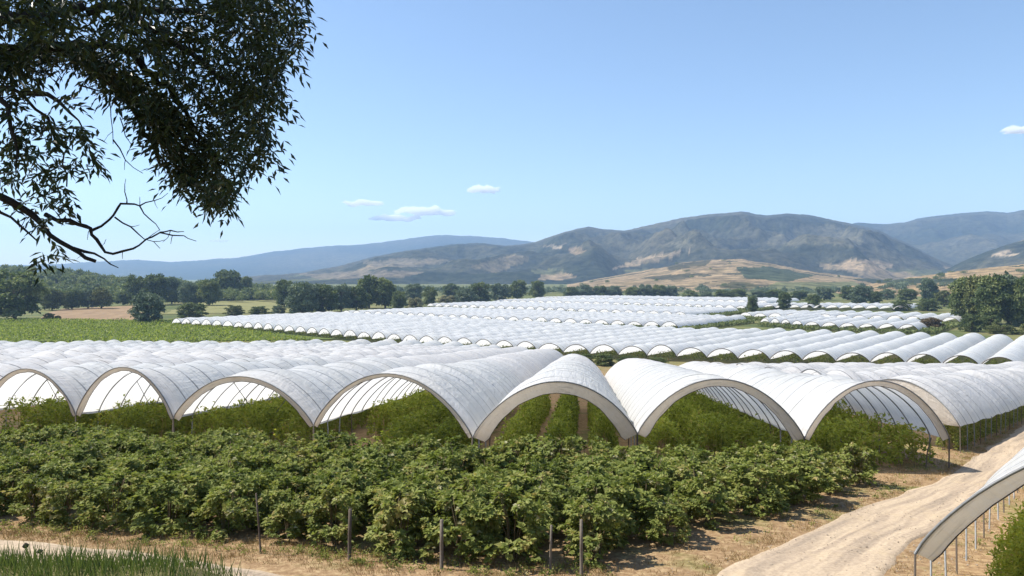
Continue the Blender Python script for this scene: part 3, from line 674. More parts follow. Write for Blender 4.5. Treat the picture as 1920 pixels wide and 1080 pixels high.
# ------------------------------------------------------------------ trees
def tree_meshes(kind, H=10.0):
    """crown (leaf clumps around lumpy limbs, gaps between) and tapered trunk with limbs; kinds: round, tall, bush, poplar"""
    W = {'round': 5.0, 'tall': 3.6, 'bush': 6.5, 'poplar': 2.6}[kind]; lo = {'round': .12, 'tall': .14, 'bush': .0, 'poplar': .2}[kind]
    mb = MB(); tb = MB(); nc = {'round': 34, 'tall': 34, 'bush': 34, 'poplar': 30}[kind]
    tb.tube([Vector((0, 0, -.6)), Vector((.1, 0, H * .25)), Vector((-.1, .1, H * .55)), Vector((.05, 0, H * .85))], [H * .035, H * .026, H * .016, H * .004], 8)
    for i in range(nc):
        a = i * 2.4 + random.uniform(-.4, .4); f = (i + .5) / nc
        zc = H * (lo + (1 - lo) * f * .93); prof = math.sqrt(max(.02, 1 - ((f - .46) / .62) ** 2))
        r = W * prof * random.uniform(.4, .86)
        c_ = Vector((math.cos(a) * r, math.sin(a) * r, zc + random.uniform(-.4, .4)))
        tb.tube([Vector((0, 0, max(.5, zc - r * .7))), c_ * .6 + Vector((0, 0, zc * .3)), c_], [H * .011, H * .007, H * .002], 5)
        cr = random.uniform(.95, 1.75) * (.8 if kind == 'poplar' else 1.0) * (.65 + .45 * prof)
        m = int(95 * cr)
        u_ = unit(m); u_[:, 2] = np.where(u_[:, 2] < -.35, -u_[:, 2] * .6, u_[:, 2])
        p = np.array(c_) + u_ * np.array([cr, cr, cr * .8]) * rng.uniform(.55, 1.08, (m, 1))
        p[:, 2] = np.maximum(p[:, 2], .15)
        tint = np.clip(rng.normal(.45, .13, m) + random.uniform(-.22, .22), 0, 1)
        mb.leaves(p, u_ * .5 + unit(m) + np.array([0, 0, -.25]), u_ + unit(m) * .5, rng.uniform(.45, .85, m), rng.uniform(.35, .6, m), .2, tint, .15)
    return mb, tb
TREES = {}
for kind in ('round', 'tall', 'bush', 'poplar'):
    TREES[kind] = []
    for v in range(3):
        mb, tb = tree_meshes(kind); TREES[kind].append((mb, tb))
TM = {}
def tree(px, base, w, h, kind, leaf, label, group='trees of the valley', var=None, name=None):
    b = P(px, base); H = h / F * b.y; Wd = w / F * b.y
    v = random.randrange(3) if var is None else var
    key = (kind, v, leaf)
    if key not in TM:
        mb, tb = TREES[kind][v]; TM[key] = (mb.mesh('crown', M[leaf], False), tb.mesh('trunk', M['pale_bark' if kind == 'poplar' else 'bark']))
    c_, t_ = TM[key]
    t = thing(name or {'round': 'broadleaf_tree', 'tall': 'tall_tree', 'bush': 'shrub', 'poplar': 'poplar_tree'}[kind], label, 'shrub' if kind == 'bush' else 'tree', b, random.uniform(0, 6.28), group)
    sw = Wd / {'round': 10.4, 'tall': 7.6, 'bush': 13.2, 'poplar': 5.9}[kind]; t.scale = (sw, sw, H / 10.4)
    link(bpy.data.objects.new('crown', c_), t); link(bpy.data.objects.new('trunk', t_), t)
T = tree
T(28, 600, 112, 92, 'round', 'tree', 'big dark round tree at the left edge beside the brown field')
T(92, 600, 22, 14, 'bush', 'tree', 'low dark shrub at the foot of the big left-edge tree')
T(108, 600, 14, 9, 'bush', 'tree', 'smallest dark shrub on the near edge of the brown field')
T(98, 582, 46, 40, 'round', 'pale', 'pale green tree between the big left-edge tree and the brown field')
T(135, 580, 44, 38, 'round', 'tree', 'mid green tree standing behind the left end of the brown field')
T(165, 579, 36, 36, 'round', 'olive', 'grey green tree behind the middle of the brown field')
T(190, 579, 36, 40, 'tall', 'pale', 'yellowish tall tree behind the brown field')
T(232, 572, 38, 26, 'round', 'tree', 'small dark tree behind the right end of the brown field')
T(252, 572, 44, 56, 'round', 'tree', 'dark tree standing above the lone bluish shrub, left of a pair')
T(290, 572, 58, 58, 'round', 'tree', 'wide dark tree standing straight above the lone bluish shrub')
T(322, 570, 44, 50, 'round', 'olive', 'grey green tree right of the wide dark one above the bluish shrub')
T(276, 607, 68, 58, 'round', 'olive', 'lone bluish green shrubby tree at the corner of the second tier', var=1)
T(355, 573, 44, 44, 'round', 'olive', 'greyish round tree left of the tallest left-hand tree')
T(392, 573, 50, 50, 'round', 'tree', 'dark round tree just left of the tallest left-hand tree')
T(428, 562, 62, 56, 'round', 'tree', 'tallest left-hand tree with a domed dark crown')
T(460, 561, 36, 42, 'round', 'tree', 'smaller dark tree leaning on the right side of the domed tallest tree')
T(362, 597, 66, 30, 'bush', 'tree', 'broad low shrub in front of the green meadow')
T(440, 592, 44, 20, 'bush', 'pale', 'low pale shrub on the lower edge of the meadow')
T(485, 591, 46, 17, 'bush', 'tree', 'low green shrub at the right lower edge of the meadow')
T(522, 590, 34, 18, 'bush', 'olive', 'low shrub at the foot of the big grove left of centre')
T(533, 575, 44, 50, 'round', 'tree', 'dark tree at the left end of the grove left of centre')
T(566, 591, 72, 62, 'round', 'olive', 'large billowing grey green tree of the grove left of centre')
T(604, 589, 64, 56, 'round', 'tree', 'broad dark tree in the middle of the grove left of centre')
T(640, 584, 46, 50, 'round', 'olive', 'grey green tree at the right of the broad dark grove tree')
T(668, 583, 50, 46, 'round', 'tree', 'round tree at the foot of the two tallest grove trees')
T(692, 578, 46, 62, 'tall', 'tree', 'tallest dark tree of the grove left of centre')
T(722, 578, 44, 56, 'tall', 'tree', 'second tallest dark tree, right side of the grove left of centre')
T(748, 582, 36, 36, 'round', 'tree', 'small dark tree at the right foot of the tallest grove pair')
T(778, 580, 40, 24, 'bush', 'cream', 'cream coloured round shrub, left one of two, above the tunnels')
T(838, 573, 44, 20, 'bush', 'cream', 'cream coloured flat shrub, right one of two, above the tunnels')
T(775, 566, 44, 34, 'round', 'olive', 'grey green tree behind the left cream shrub')
T(806, 574, 30, 36, 'round', 'tree', 'dark tree standing between the two cream shrubs')
T(846, 560, 40, 28, 'round', 'tree', 'dark tree behind the right cream shrub')
T(872, 573, 44, 34, 'round', 'olive', 'grey green tree right of the right cream shrub')
T(898, 570, 50, 40, 'round', 'tree', 'round green tree at the left end of the farthest tunnels')
T(936, 566, 46, 34, 'round', 'olive', 'grey green tree left of the dark round pair')
T(970, 562, 34, 36, 'tall', 'tree', 'left dark round tree of the pair above the farthest tunnels')
T(1007, 561, 36, 34, 'round', 'tree', 'right dark round tree of the pair above the farthest tunnels')
for i, (x, w, h) in enumerate([(1072, 34, 22), (1098, 36, 26), (1126, 36, 24), (1152, 34, 24), (1186, 34, 22), (1210, 36, 27), (1236, 36, 26), (1260, 28, 24)]):
    T(x, 560, w, h, 'round', ('tree', 'olive')[i % 2], f'tree of the dark hedge line above the farthest tunnels, {nth(i)} from the left', 'hedge line above the farthest tunnels')
for i, (x, w, h) in enumerate([(1295, 36, 18), (1325, 34, 16), (1355, 36, 20), (1385, 36, 22), (1420, 34, 20), (1450, 36, 20), (1500, 36, 18), (1545, 38, 24), (1590, 34, 26)]):
    T(x, 563, w, h, 'round', ('tree', 'olive', 'tree')[i % 3], f'tree of the hedge below the green hill fields, {nth(i)} from the left', 'hedge below the green hill fields')
T(1410, 586, 27, 30, 'round', 'tree', 'left one of three lone round trees among the far tunnels')
T(1470, 581, 28, 34, 'round', 'tree', 'middle and tallest of three lone round trees among the far tunnels')
T(1525, 580, 30, 28, 'round', 'tree', 'right one of three lone round trees among the far tunnels')
T(1612, 571, 44, 36, 'round', 'olive', 'hazy round tree right of the three lone trees')
T(1640, 570, 30, 24, 'round', 'tree', 'small tree right of the hazy round one')
T(1690, 583, 38, 22, 'bush', 'tree', 'dark rounded shrub at the right end of the faint tunnel strip')
T(1740, 583, 50, 24, 'bush', 'tree', 'dark wide shrub between the tunnel strip and the grove')
T(1742, 566, 32, 44, 'tall', 'olive', 'tall grey green tree left of the right-hand grove')
T(1700, 565, 40, 24, 'round', 'tree', 'dark tree below the golden field left of the grove')
T(1770, 575, 40, 30, 'round', 'pale', 'pale green tree touching the left side of the right-hand grove')
T(1664, 562, 34, 20, 'round', 'olive', 'small greyish tree left of the dark one under the golden field')
T(1748, 620, 44, 24, 'round', 'brownleaf', 'brown dry bush at the end of the right-hand tunnels')
gx = [(1808, 606, 52, 84, 'tall'), (1836, 608, 58, 92, 'poplar'), (1862, 611, 60, 96, 'tall'), (1890, 611, 54, 98, 'poplar'), (1915, 612, 60, 92, 'tall'), (1945, 612, 66, 100, 'tall'), (1985, 612, 70, 96, 'round')]
for i, (x, b_, w, h, k) in enumerate(gx):
    T(x, b_, w * (1.0 if k != 'poplar' else .9), h, k, ('tree', 'pale', 'tree', 'olive', 'tree', 'tree', 'tree')[i], f'tall tree of the right-hand grove behind the tunnels, {nth(i)} from the left', 'right-hand grove')
for i, (x, b_, w, h) in enumerate([(1822, 622, 50, 34), (1858, 620, 44, 30), (1905, 612, 40, 48), (1880, 626, 60, 18), (1935, 627, 60, 22)]):
    T(x, b_, w, h, 'bush', ('tree', 'tree', 'olive', 'pale', 'pale')[i], f'shrub at the foot of the right-hand grove, {nth(i)} of those from the left', 'shrubs below the right-hand grove')
# scrub strip between the near block and the second tier
for i, (x, b_, w, h) in enumerate([(1098, 683, 40, 20), (1132, 685, 52, 22), (1178, 685, 50, 19), (1232, 686, 46, 17)]):
    T(x, b_, w, h, 'bush', 'tree', f'small scrub clump in the dirt gap behind the central tunnel, {nth(i)} from the left', 'scrub in the dirt gap')

# ------------------------------------------------------------------ hills
def hills(name, sky, D, wf, wb, land, amp=.16, sc=500, dx=3.0, nr=46, base=-27.0, power=1.25, patches=(), rot=0.0):
    sx = np.array([p[0] for p in sky]); sy = np.array([p[1] for p in sky])
    xs = np.arange(sx[0], sx[-1] + .1, dx)
    py = np.interp(xs, sx, sy)
    ker = np.hanning(9); ker /= ker.sum(); pad = np.pad(py, 4, mode='edge'); py = np.convolve(pad, ker, 'valid')
    py = py + np.array([1.3 * mnoise.noise((x * .035, D * .001, 0)) + .8 * mnoise.noise((x * .14, D * .001, 3)) for x in xs])
    ts = np.concatenate([np.linspace(-1, 0, nr), np.linspace(.12, 1, 8)])
    V = []; C = []
    for x, y in zip(xs, py):
        H = -(y - HY) / F * D
        for t in ts:
            Y = D + t * (wf if t < 0 else wb); X = (x - CX) / F * Y
            a = abs(t); S = 1 - a ** power if t < 0 else 1 - a ** 1.6
            q = (X / sc, Y / sc, D * .01)
            nz = mnoise.fractal(q, 1.0, 2.0, 5); rd = 1 - 2 * abs(mnoise.noise((X / (sc * .8), Y / (sc * 1.7), 5)))
            z = base + (H - base) * S + (H - base) * amp * (nz * .7 + rd * .55 - .3) * min(1, a * 2.2) * (1 - a) ** .5 * 1.2
            if t < 0: z = min(z, H * Y / D - (H - base) * .035 * min(1, a * 8) if H > 0 else z)
            V.append((X, Y, max(z, base)))
            ppx = CX + F * X / Y; ppy = HY - F * z / Y
            C.append(land(X, Y, t, ppx, ppy, nz))
    n, k = len(xs), len(ts)
    i = np.arange(n - 1)[:, None]; j = np.arange(k - 1)[None, :]
    f = np.stack([i * k + j, (i + 1) * k + j, (i + 1) * k + j + 1, i * k + j + 1], -1).reshape(-1, 4)
    mb = MB(); mb.add(V, f); o = mb.build(name, M['hill']); me = o.data
    at_ = me.attributes.new('land', 'FLOAT_COLOR', 'POINT'); at_.data.foreach_set('color', np.column_stack([np.array(C), np.ones(len(C))]).ravel())
    return tag(o, kind='structure')
FOREST = np.array((.034, .043, .03)); SCRUB = np.array((.1, .095, .065)); TAN = np.array((.33, .25, .155)); PALE = np.array((.42, .34, .24)); GREEN = np.array((.15, .155, .08)); DKGR = np.array((.055, .068, .045))
def inpoly(x, y, poly):
    c_ = False; j = len(poly) - 1
    for i in range(len(poly)):
        if (poly[i][1] > y) != (poly[j][1] > y) and x < (poly[j][0] - poly[i][0]) * (y - poly[i][1]) / (poly[j][1] - poly[i][1] + 1e-9) + poly[i][0]: c_ = not c_
        j = i
    return c_
def wob(X, Y, s): return 5 * mnoise.noise((X / s, Y / s, 2)), 3 * mnoise.noise((X / s, Y / s, 8))
def land_far(X, Y, t, px, py, nz): return FOREST * (1 - .0) + (SCRUB - FOREST) * min(1, max(0, .3 + nz))
def land_mid(X, Y, t, px, py, nz):
    m = mnoise.fractal((X / 800, Y / 800, 3), 1.0, 2.0, 4); k = min(1, max(0, .5 + .9 * m)); c_ = FOREST * .9 + (SCRUB - FOREST) * k
    a, b = wob(X, Y, 90); x, y = px + a, py + b
    for poly, col in MIDP:
        if inpoly(x, y, poly): return col * (1 + .25 * m)
    if py > 495 and mnoise.noise((X / 420, Y / 700, 7)) > .36: return TAN * .55 + SCRUB * .45
    if py > 505 and mnoise.noise((X / 380, Y / 600, 17)) > .25: return GREEN * .8
    return c_
MIDP = [([(1430, 452), (1500, 424), (1560, 420), (1620, 440), (1640, 452), (1600, 462), (1540, 455), (1480, 462)], SCRUB * 1.15),
        ([(1565, 496), (1600, 487), (1650, 490), (1672, 498), (1640, 512), (1590, 508)], TAN),
        ([(1140, 505), (1200, 484), (1260, 474), (1300, 470), (1250, 484), (1190, 500)], TAN * .75 + SCRUB * .25),
        ([(1015, 515), (1060, 512), (1085, 518), (1050, 526), (1010, 524)], TAN), ([(1060, 470), (1080, 462), (1100, 470), (1080, 478)], TAN * .7),
        ([(1255, 455), (1290, 448), (1310, 462), (1275, 470)], SCRUB * 1.3), ([(1020, 462), (1060, 458), (1050, 466)], PALE * .8),
        ([(680, 492), (760, 484), (850, 488), (790, 500), (700, 500)], PALE * .3 + SCRUB * .5), ([(880, 500), (960, 478), (1000, 484), (930, 512)], TAN * .35 + SCRUB * .6),
        ([(560, 514), (720, 506), (800, 510), (760, 520), (600, 524)], PALE * .35 + SCRUB * .3)]
def land_gold(X, Y, t, px, py, nz):
    a, b = wob(X, Y, 40); x, y = px + a * .8, py + b * .8
    for poly, col in GOLDP:
        if inpoly(x, y, poly): return col
    m = mnoise.fractal((X / 160, Y / 160, 3), 1.0, 2.0, 4)
    return TAN * (1 + .25 * m) if m < .42 else SCRUB
GOLDP = [([(1250, 500), (1300, 490), (1335, 487), (1325, 497), (1285, 503), (1255, 508)], SCRUB * .9), ([(1380, 502), (1450, 500), (1530, 516), (1480, 528), (1400, 522)], DKGR * 1.4), ([(1195, 522), (1290, 512), (1330, 514), (1260, 526)], SCRUB),
         ([(1345, 540), (1375, 527), (1410, 530), (1440, 545)], GREEN * .55 + TAN * .2), ([(1425, 545), (1450, 530), (1600, 528), (1640, 545), (1560, 560), (1430, 560)], GREEN * 1.2), ([(1250, 560), (1345, 542), (1440, 548), (1440, 570), (1250, 570)], GREEN), ([(1700, 545), (1600, 524), (1690, 515), (1740, 530)], DKGR)]
def land_goldR(X, Y, t, px, py, nz):
    m = mnoise.fractal((X / 120, Y / 120, 3), 1.0, 2.0, 4); a, b = wob(X, Y, 30)
    if 522 < py + b < 531 or m > .45: return DKGR * 1.2
    return np.array((.38, .275, .16)) * (1 + .2 * m)
def land_wood(X, Y, t, px, py, nz): return FOREST * .8
def land_R2(X, Y, t, px, py, nz):
    m = mnoise.fractal((X / 220, Y / 220, 3), 1.0, 2.0, 4)
    if m > .25 and py < 480: return PALE * .8
    return FOREST * 1.1 + (SCRUB - FOREST) * min(1, max(0, .3 + m))
hills('far_hills', [(-300, 492), (60, 497), (180, 491), (265, 487), (310, 492), (370, 488), (440, 484), (520, 471), (600, 462), (680, 458), (720, 454), (770, 446), (830, 441), (900, 444), (940, 446), (985, 452), (1060, 462), (1160, 480)], 10500, 3000, 1500, land_far, .12, 1500, 4, 30)
hills('mountain', [(430, 520), (560, 512), (640, 498), (700, 481), (760, 470), (850, 458), (905, 456), (950, 461), (1000, 455), (1040, 440), (1080, 429), (1105, 425), (1140, 430), (1170, 433), (1200, 426), (1280, 408), (1330, 402), (1375, 398), (1395, 396), (1415, 401), (1440, 404), (1475, 400), (1510, 402), (1560, 412), (1600, 420), (1650, 433), (1700, 456), (1750, 481), (1800, 502), (1840, 520)], 5200, 2500, 1400, land_mid, .5, 430, 2.5, 100)
hills('far_mountain', [(1480, 440), (1560, 425), (1610, 418), (1660, 420), (1700, 416), (1720, 410), (1770, 403), (1800, 400), (1850, 396), (1885, 399), (1920, 393), (2000, 384), (2150, 392), (2400, 420)], 7200, 2600, 1300, land_far, .32, 700, 3, 50)
hills('rocky_hill', [(1760, 512), (1800, 492), (1840, 475), (1880, 461), (1920, 450), (2000, 438), (2200, 445), (2400, 480)], 3300, 900, 700, land_R2, .3, 260, 2.5, 44)
hills('golden_hill', [(940, 548), (1040, 541), (1100, 526), (1180, 512), (1250, 500), (1290, 491), (1330, 487), (1390, 486), (1450, 495), (1530, 511), (1600, 519), (1680, 527), (1760, 534)], 2300, 1050, 700, land_gold, .1, 260, 2.0, 60, power=1.1)
hills('golden_field', [(1560, 542), (1640, 531), (1700, 521), (1760, 513), (1830, 504), (1920, 496), (2050, 488), (2300, 500)], 1500, 560, 400, land_goldR, .05, 180, 2.0, 40, power=1.1)
hills('wooded_hill', [(-400, 512), (-100, 508), (0, 511), (100, 515), (180, 524), (260, 533), (350, 538), (450, 545), (560, 552)], 1050, 330, 300, land_wood, .08, 120, 3, 20)

# woodland that reads as one mass: crowns on the wooded hill and belts at the foot of the hills
def wood(name, spots, label, leaf='tree'):
    mb = MB()
    for (X, Y, z, h, w) in spots:
        n = 70; u_ = unit(n); u_[:, 2] = np.abs(u_[:, 2]) * 1.0
        tw = random.uniform(-.15, .15)
        for q in range(3):
            c_ = np.array([X, Y, z + h * (.42, .55, .35)[q]]) + np.array([random.uniform(-.35, .35) * w, random.uniform(-.35, .35) * w, 0])
            p = c_ + u_ * np.array([w * .42, w * .42, h * .42]) * rng.uniform(.7, 1.05, (n, 1)); p[:, 2] = np.maximum(p[:, 2], z)
            mb.leaves(p, unit(n), u_ + unit(n) * .5, rng.uniform(.12, .24, n) * h, rng.uniform(.1, .18, n) * h, .2, np.clip(rng.normal(.42 + tw, .13, n), 0, 1))
    return tag(mb.build(name, M[leaf], None, False), label, 'woodland', kind='stuff')
dg = bpy.context.evaluated_depsgraph_get()
def hill_z(o, X, Y):
    inv = o.matrix_world.inverted(); ok, loc, _, _ = o.ray_cast(Vector((X, Y, 3000)), Vector((0, 0, -1))); return loc.z if ok else None
bpy.context.view_layer.update()
O = bpy.data.objects
spots = []
for _ in range(420):
    px = random.uniform(-120, 520); t = random.uniform(-.95, .1); Y = 1050 + t * 330; X = (px - CX) / F * Y
    z = hill_z(O['wooded_hill'], X, Y)
    if z is None: continue
    z = max(z, -25); spots.append((X, Y, z - .5, random.uniform(9, 14), random.uniform(9, 14)))
for _ in range(170):
    px = random.uniform(-60, 580); Y = random.uniform(730, 900); X = (px - CX) / F * Y
    if mnoise.noise((X / 60, Y / 60, 2)) < -.1: continue
    spots.append((X, Y, gzf(X, Y) - .5, random.uniform(8, 15), random.uniform(10, 15)))
wood('woodland', spots, 'dark wood covering the low hill behind the left trees')
spots = []
for _ in range(330):
    px = random.choice([random.uniform(540, 1100), random.uniform(1040, 1960)]); Y = random.uniform(1050, 1320); X = (px - CX) / F * Y
    zs = [hill_z(O[n], X, Y) for n in ('golden_hill', 'golden_field')]; z = max([-25] + [q for q in zs if q is not None])
    if z > -12: continue
    spots.append((X, Y, z - .5, random.uniform(7, 12), random.uniform(9, 15)))
wood('tree_belt', spots, 'thin belt of hazy trees along the foot of the hills', 'olive')
spots = []
for _ in range(170):
    if random.random() < .5: px = random.uniform(1560, 1960); Y = random.uniform(1080, 1480)
    else: px = random.uniform(1050, 1600); Y = random.uniform(1300, 2250)
    X = (px - CX) / F * Y
    zs = [hill_z(O[n], X, Y) for n in ('golden_hill', 'golden_field')]; z = max([-25] + [q for q in zs if q is not None])
    if mnoise.noise((X / 130, Y / 130, 4)) < .12: continue
    spots.append((X, Y, z - .5, random.uniform(5, 9), random.uniform(7, 12)))
wood('hillside_trees', spots, 'scattered dark trees dotted over the golden hill fields', 'tree')

# ------------------------------------------------------------------ the overhanging tree
OT = thing('overhanging_tree', 'dark shaded tree overhanging the top left corner, with bare twigs hanging below', 'tree', (-7.6, 6.2, gzf(-7.6, 6.2)))
off = Vector(OT.location)
def W3(px, py, Y): return at(px, py, Y) - off
def limb(pts, r, name='branch', parent=OT, jit=.02):
    """pts: (px, py, depth); a wavy tapering branch"""
    P3 = [W3(*p) for p in pts]; q = []
    for a, b in zip(P3[:-1], P3[1:]):
        m = max(2, int((b - a).length / .09))
        for i in range(m): q.append(a.lerp(b, i / m) + Vector((random.gauss(0, jit), random.gauss(0, jit), random.gauss(0, jit))) * (i > 0))
    q.append(P3[-1]); n = len(q)
    rs = [max(.002, r[0] + (r[1] - r[0]) * i / (n - 1)) * random.uniform(.85, 1.15) for i in range(n)]
    mb = MB(); mb.tube(q, rs, 7)
    if name == 'twig':
        for a in q[2::3]:        # short side twiglets
            if random.random() < .75:
                d = Vector((random.gauss(0, 1), random.gauss(0, .6), random.gauss(0, 1))).normalized(); l = random.uniform(.04, .14)
                mb.tube([a, a + d * l * .5, a + d * l + Vector((random.gauss(0, .015), 0, random.gauss(0, .015)))], [.0035, .0028, .002], 4)
    return mb.build(name, M['dark_bark'], parent)
tb = MB(); tb.tube([Vector((0, 0, -.5)), Vector((.1, 0, 2)), Vector((0, .1, 4.2)), Vector((.35, .2, 6.2)), Vector((.3, .3, 8.5)), Vector((.5, .2, 10.5))], [.42, .32, .28, .2, .13, .05], 12); tb.build('trunk', M['dark_bark'], OT)
tk = lambda z: Vector((0.05, .1, z))
def px_of(v): w = v + off; return (CX + F * w.x / w.y, HY - F * w.z / w.y, w.y)
hi = px_of(tk(5.2)); lo_ = px_of(tk(3.4)); top = px_of(Vector((.3, .3, 7.8)))
limb([hi, (-150, 110, 6.5), (0, 95, 6.8), (110, 88, 7.0), (180, 128, 7.2), (240, 190, 7.3), (285, 262, 7.4), (320, 335, 7.5)], (.15, .012))
limb([(100, 92, 7.0), (190, 80, 7.1), (260, 110, 7.3), (330, 190, 7.5), (380, 260, 7.6), (420, 345, 7.7)], (.05, .008))
limb([(180, 128, 7.2), (250, 180, 7.1), (330, 230, 7.0), (400, 290, 7.0), (440, 330, 7.0)], (.045, .006))
limb([hi, (-100, 60, 6.3), (60, 30, 6.5), (220, 10, 6.8), (380, 30, 7.0), (520, 60, 7.2)], (.11, .008))
limb([(220, 10, 6.8), (360, 100, 6.6), (470, 190, 6.7), (500, 260, 6.8)], (.05, .005))
limb([top, (-60, -120, 6.6), (150, -140, 6.8), (380, -90, 7.0), (560, 0, 7.2)], (.1, .008))
limb([hi, (-40, 150, 6.2), (40, 175, 6.3), (90, 220, 6.4), (120, 290, 6.5), (125, 350, 6.5)], (.05, .006))
limb([(40, 175, 6.3), (110, 190, 6.3), (160, 250, 6.3)], (.025, .004)); limb([(-20, 140, 6.2), (20, 240, 6.1), (30, 330, 6.1)], (.03, .004))
limb([lo_, (-120, 320, 6.2), (0, 368, 6.3), (60, 402, 6.4), (110, 452, 6.4), (150, 475, 6.45), (180, 490, 6.5)], (.095, .014), jit=.014)
limb([(85, 402, 6.4), (130, 413, 6.4), (160, 424, 6.45), (172, 440, 6.45), (190, 462, 6.5), (212, 476, 6.5), (250, 466, 6.5), (275, 448, 6.5), (300, 436, 6.5), (345, 442, 6.55), (368, 452, 6.55)], (.02, .003), 'twig', jit=.012)
limb([(172, 432, 6.45), (205, 412, 6.45), (222, 388, 6.45), (238, 382, 6.45), (262, 386, 6.5), (280, 410, 6.5), (300, 432, 6.5)], (.013, .003), 'twig', jit=.012)
limb([(215, 407, 6.45), (245, 425, 6.5), (270, 448, 6.5), (300, 466, 6.5)], (.008, .002), 'twig', jit=.01)
limb([(238, 382, 6.45), (234, 360, 6.45), (236, 335, 6.45)], (.006, .002), 'twig', jit=.01)
limb([(262, 386, 6.5), (290, 376, 6.5), (315, 362, 6.5)], (.007, .002), 'twig', jit=.01)
limb([(300, 436, 6.5), (320, 432, 6.5), (345, 434, 6.5)], (.008, .003), 'twig', jit=.006)
limb([(110, 452, 6.4), (160, 472, 6.5), (195, 485, 6.5), (222, 502, 6.55)], (.018, .003), 'twig', jit=.012)
limb([(-40, 350, 6.2), (0, 398, 6.2), (40, 425, 6.2), (70, 452, 6.2)], (.02, .005), 'twig', jit=.008)
limb([(205, 150, 7.2), (208, 220, 7.2), (212, 270, 7.2)], (.008, .003), 'twig', jit=.006); limb([(212, 262, 7.2), (235, 300, 7.2), (268, 325, 7.2)], (.007, .003), 'twig', jit=.006)
limb([(150, 160, 7), (200, 175, 7), (260, 185, 7.1)], (.008, .003), 'twig', jit=.006); limb([(225, 220, 7.2), (235, 255, 7.2), (247, 272, 7.2)], (.006, .003), 'twig', jit=.006)
def sprays(mb, pts, L=.36, k=9):
    """pinnate sprays: a drooping stalk with paired narrow leaflets"""
    for c_ in pts:
        a = random.uniform(0, 2 * PI); d = np.array([math.cos(a) * .8, math.sin(a) * .8, random.uniform(-1.0, .25)]); d /= np.linalg.norm(d)
        nr = np.array([random.gauss(0, .5), random.gauss(0, .5), 1.0]); side = np.cross(d, nr); side /= np.linalg.norm(side)
        l = L * random.uniform(.6, 1.2); t = np.repeat(np.linspace(.15, 1, (k + 1) // 2), 2)[:k]
        sg = np.where(np.arange(k) % 2 == 0, 1.0, -1.0)[:, None]
        p = np.array(c_) + d * (t * l - l * .4)[:, None] + np.array([0, 0, -1]) * (t ** 2 * l * .25)[:, None]
        dd = d * .75 + side * sg * .8 + np.array([0, 0, -.25]) + rng.normal(0, .18, (k, 3)); dd[-1] = d + np.array([0, 0, -.3])
        mb.leaves(p, dd, nr + rng.normal(0, .35, (k, 3)), rng.uniform(.07, .12, k), rng.uniform(.022, .036, k), .15, np.clip(rng.normal(.45, .18, k) + random.uniform(-.1, .1), 0, 1), .12)
def poly_pts(poly, n, d0, d1):
    xs = [p[0] for p in poly]; ys = [p[1] for p in poly]; r = []
    while len(r) < n:
        x, y = random.uniform(min(xs), max(xs)), random.uniform(min(ys), max(ys))
        if inpoly(x, y, poly) and mnoise.noise((x * .022, y * .022, 11)) + .5 * mnoise.noise((x * .06, y * .06, 3)) > random.uniform(-.45, .16) - .06 : r.append(W3(x, y, random.uniform(d0, d1)))
    return r
mb = MB()
sprays(mb, poly_pts([(280, -60), (575, -60), (572, 40), (550, 105), (528, 170), (505, 235), (495, 290), (460, 330), (430, 385), (395, 355), (420, 300), (390, 235), (330, 165), (280, 110)], 800, 6.0, 8.0))
sprays(mb, poly_pts([(-60, -60), (300, -60), (310, 140), (260, 120), (200, 90), (120, 80), (-60, 85)], 420, 5.6, 7.8))
sprays(mb, poly_pts([(-40, 60), (130, 70), (230, 120), (300, 170), (350, 240), (300, 240), (240, 180), (170, 130), (100, 110), (-40, 130)], 330, 6.2, 7.8))
sprays(mb, poly_pts([(300, 170), (400, 240), (420, 300), (430, 385), (350, 360), (310, 300), (280, 240), (250, 180)], 260, 6.6, 7.8), .3)
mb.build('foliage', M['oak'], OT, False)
mb = MB()
for (x, y, r, n) in [(15, 130, 26, 14), (60, 165, 20, 8), (20, 200, 30, 18), (75, 225, 24, 14), (15, 260, 30, 18), (55, 290, 28, 16), (100, 260, 18, 8), (150, 250, 22, 12), (155, 300, 20, 12), (110, 310, 18, 8), (85, 345, 28, 18), (120, 375, 14, 10), (20, 320, 22, 12), (130, 185, 16, 8), (125, 240, 14, 7), (80, 420, 18, 8), (95, 465, 14, 5), (75, 487, 8, 3), (25, 380, 12, 4), (345, 345, 26, 10), (395, 360, 24, 12)]:
    sprays(mb, [W3(x + random.gauss(0, r * .6), y + random.gauss(0, r * .6), random.uniform(6.0, 6.8)) for _ in range(int(n * .95))], .24, 7)
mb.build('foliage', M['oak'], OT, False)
mb = MB()      # the rest of the crown, above and left of the picture
q = unit(1500) * rng.uniform(.5, 1, (1500, 1)) * np.array([3.2, 3.0, 2.6]) + np.array([.6, .4, 9.4])
w_ = q + np.array(off); inside = (w_[:, 1] > .5) & (np.abs(w_[:, 0]) / np.maximum(w_[:, 1], .5) < .72) & (w_[:, 2] / np.maximum(w_[:, 1], .5) < .40)
sprays(mb, [Vector(v) for v in q[~inside]], .5, 9); mb.build('foliage', M['oak'], OT, False)

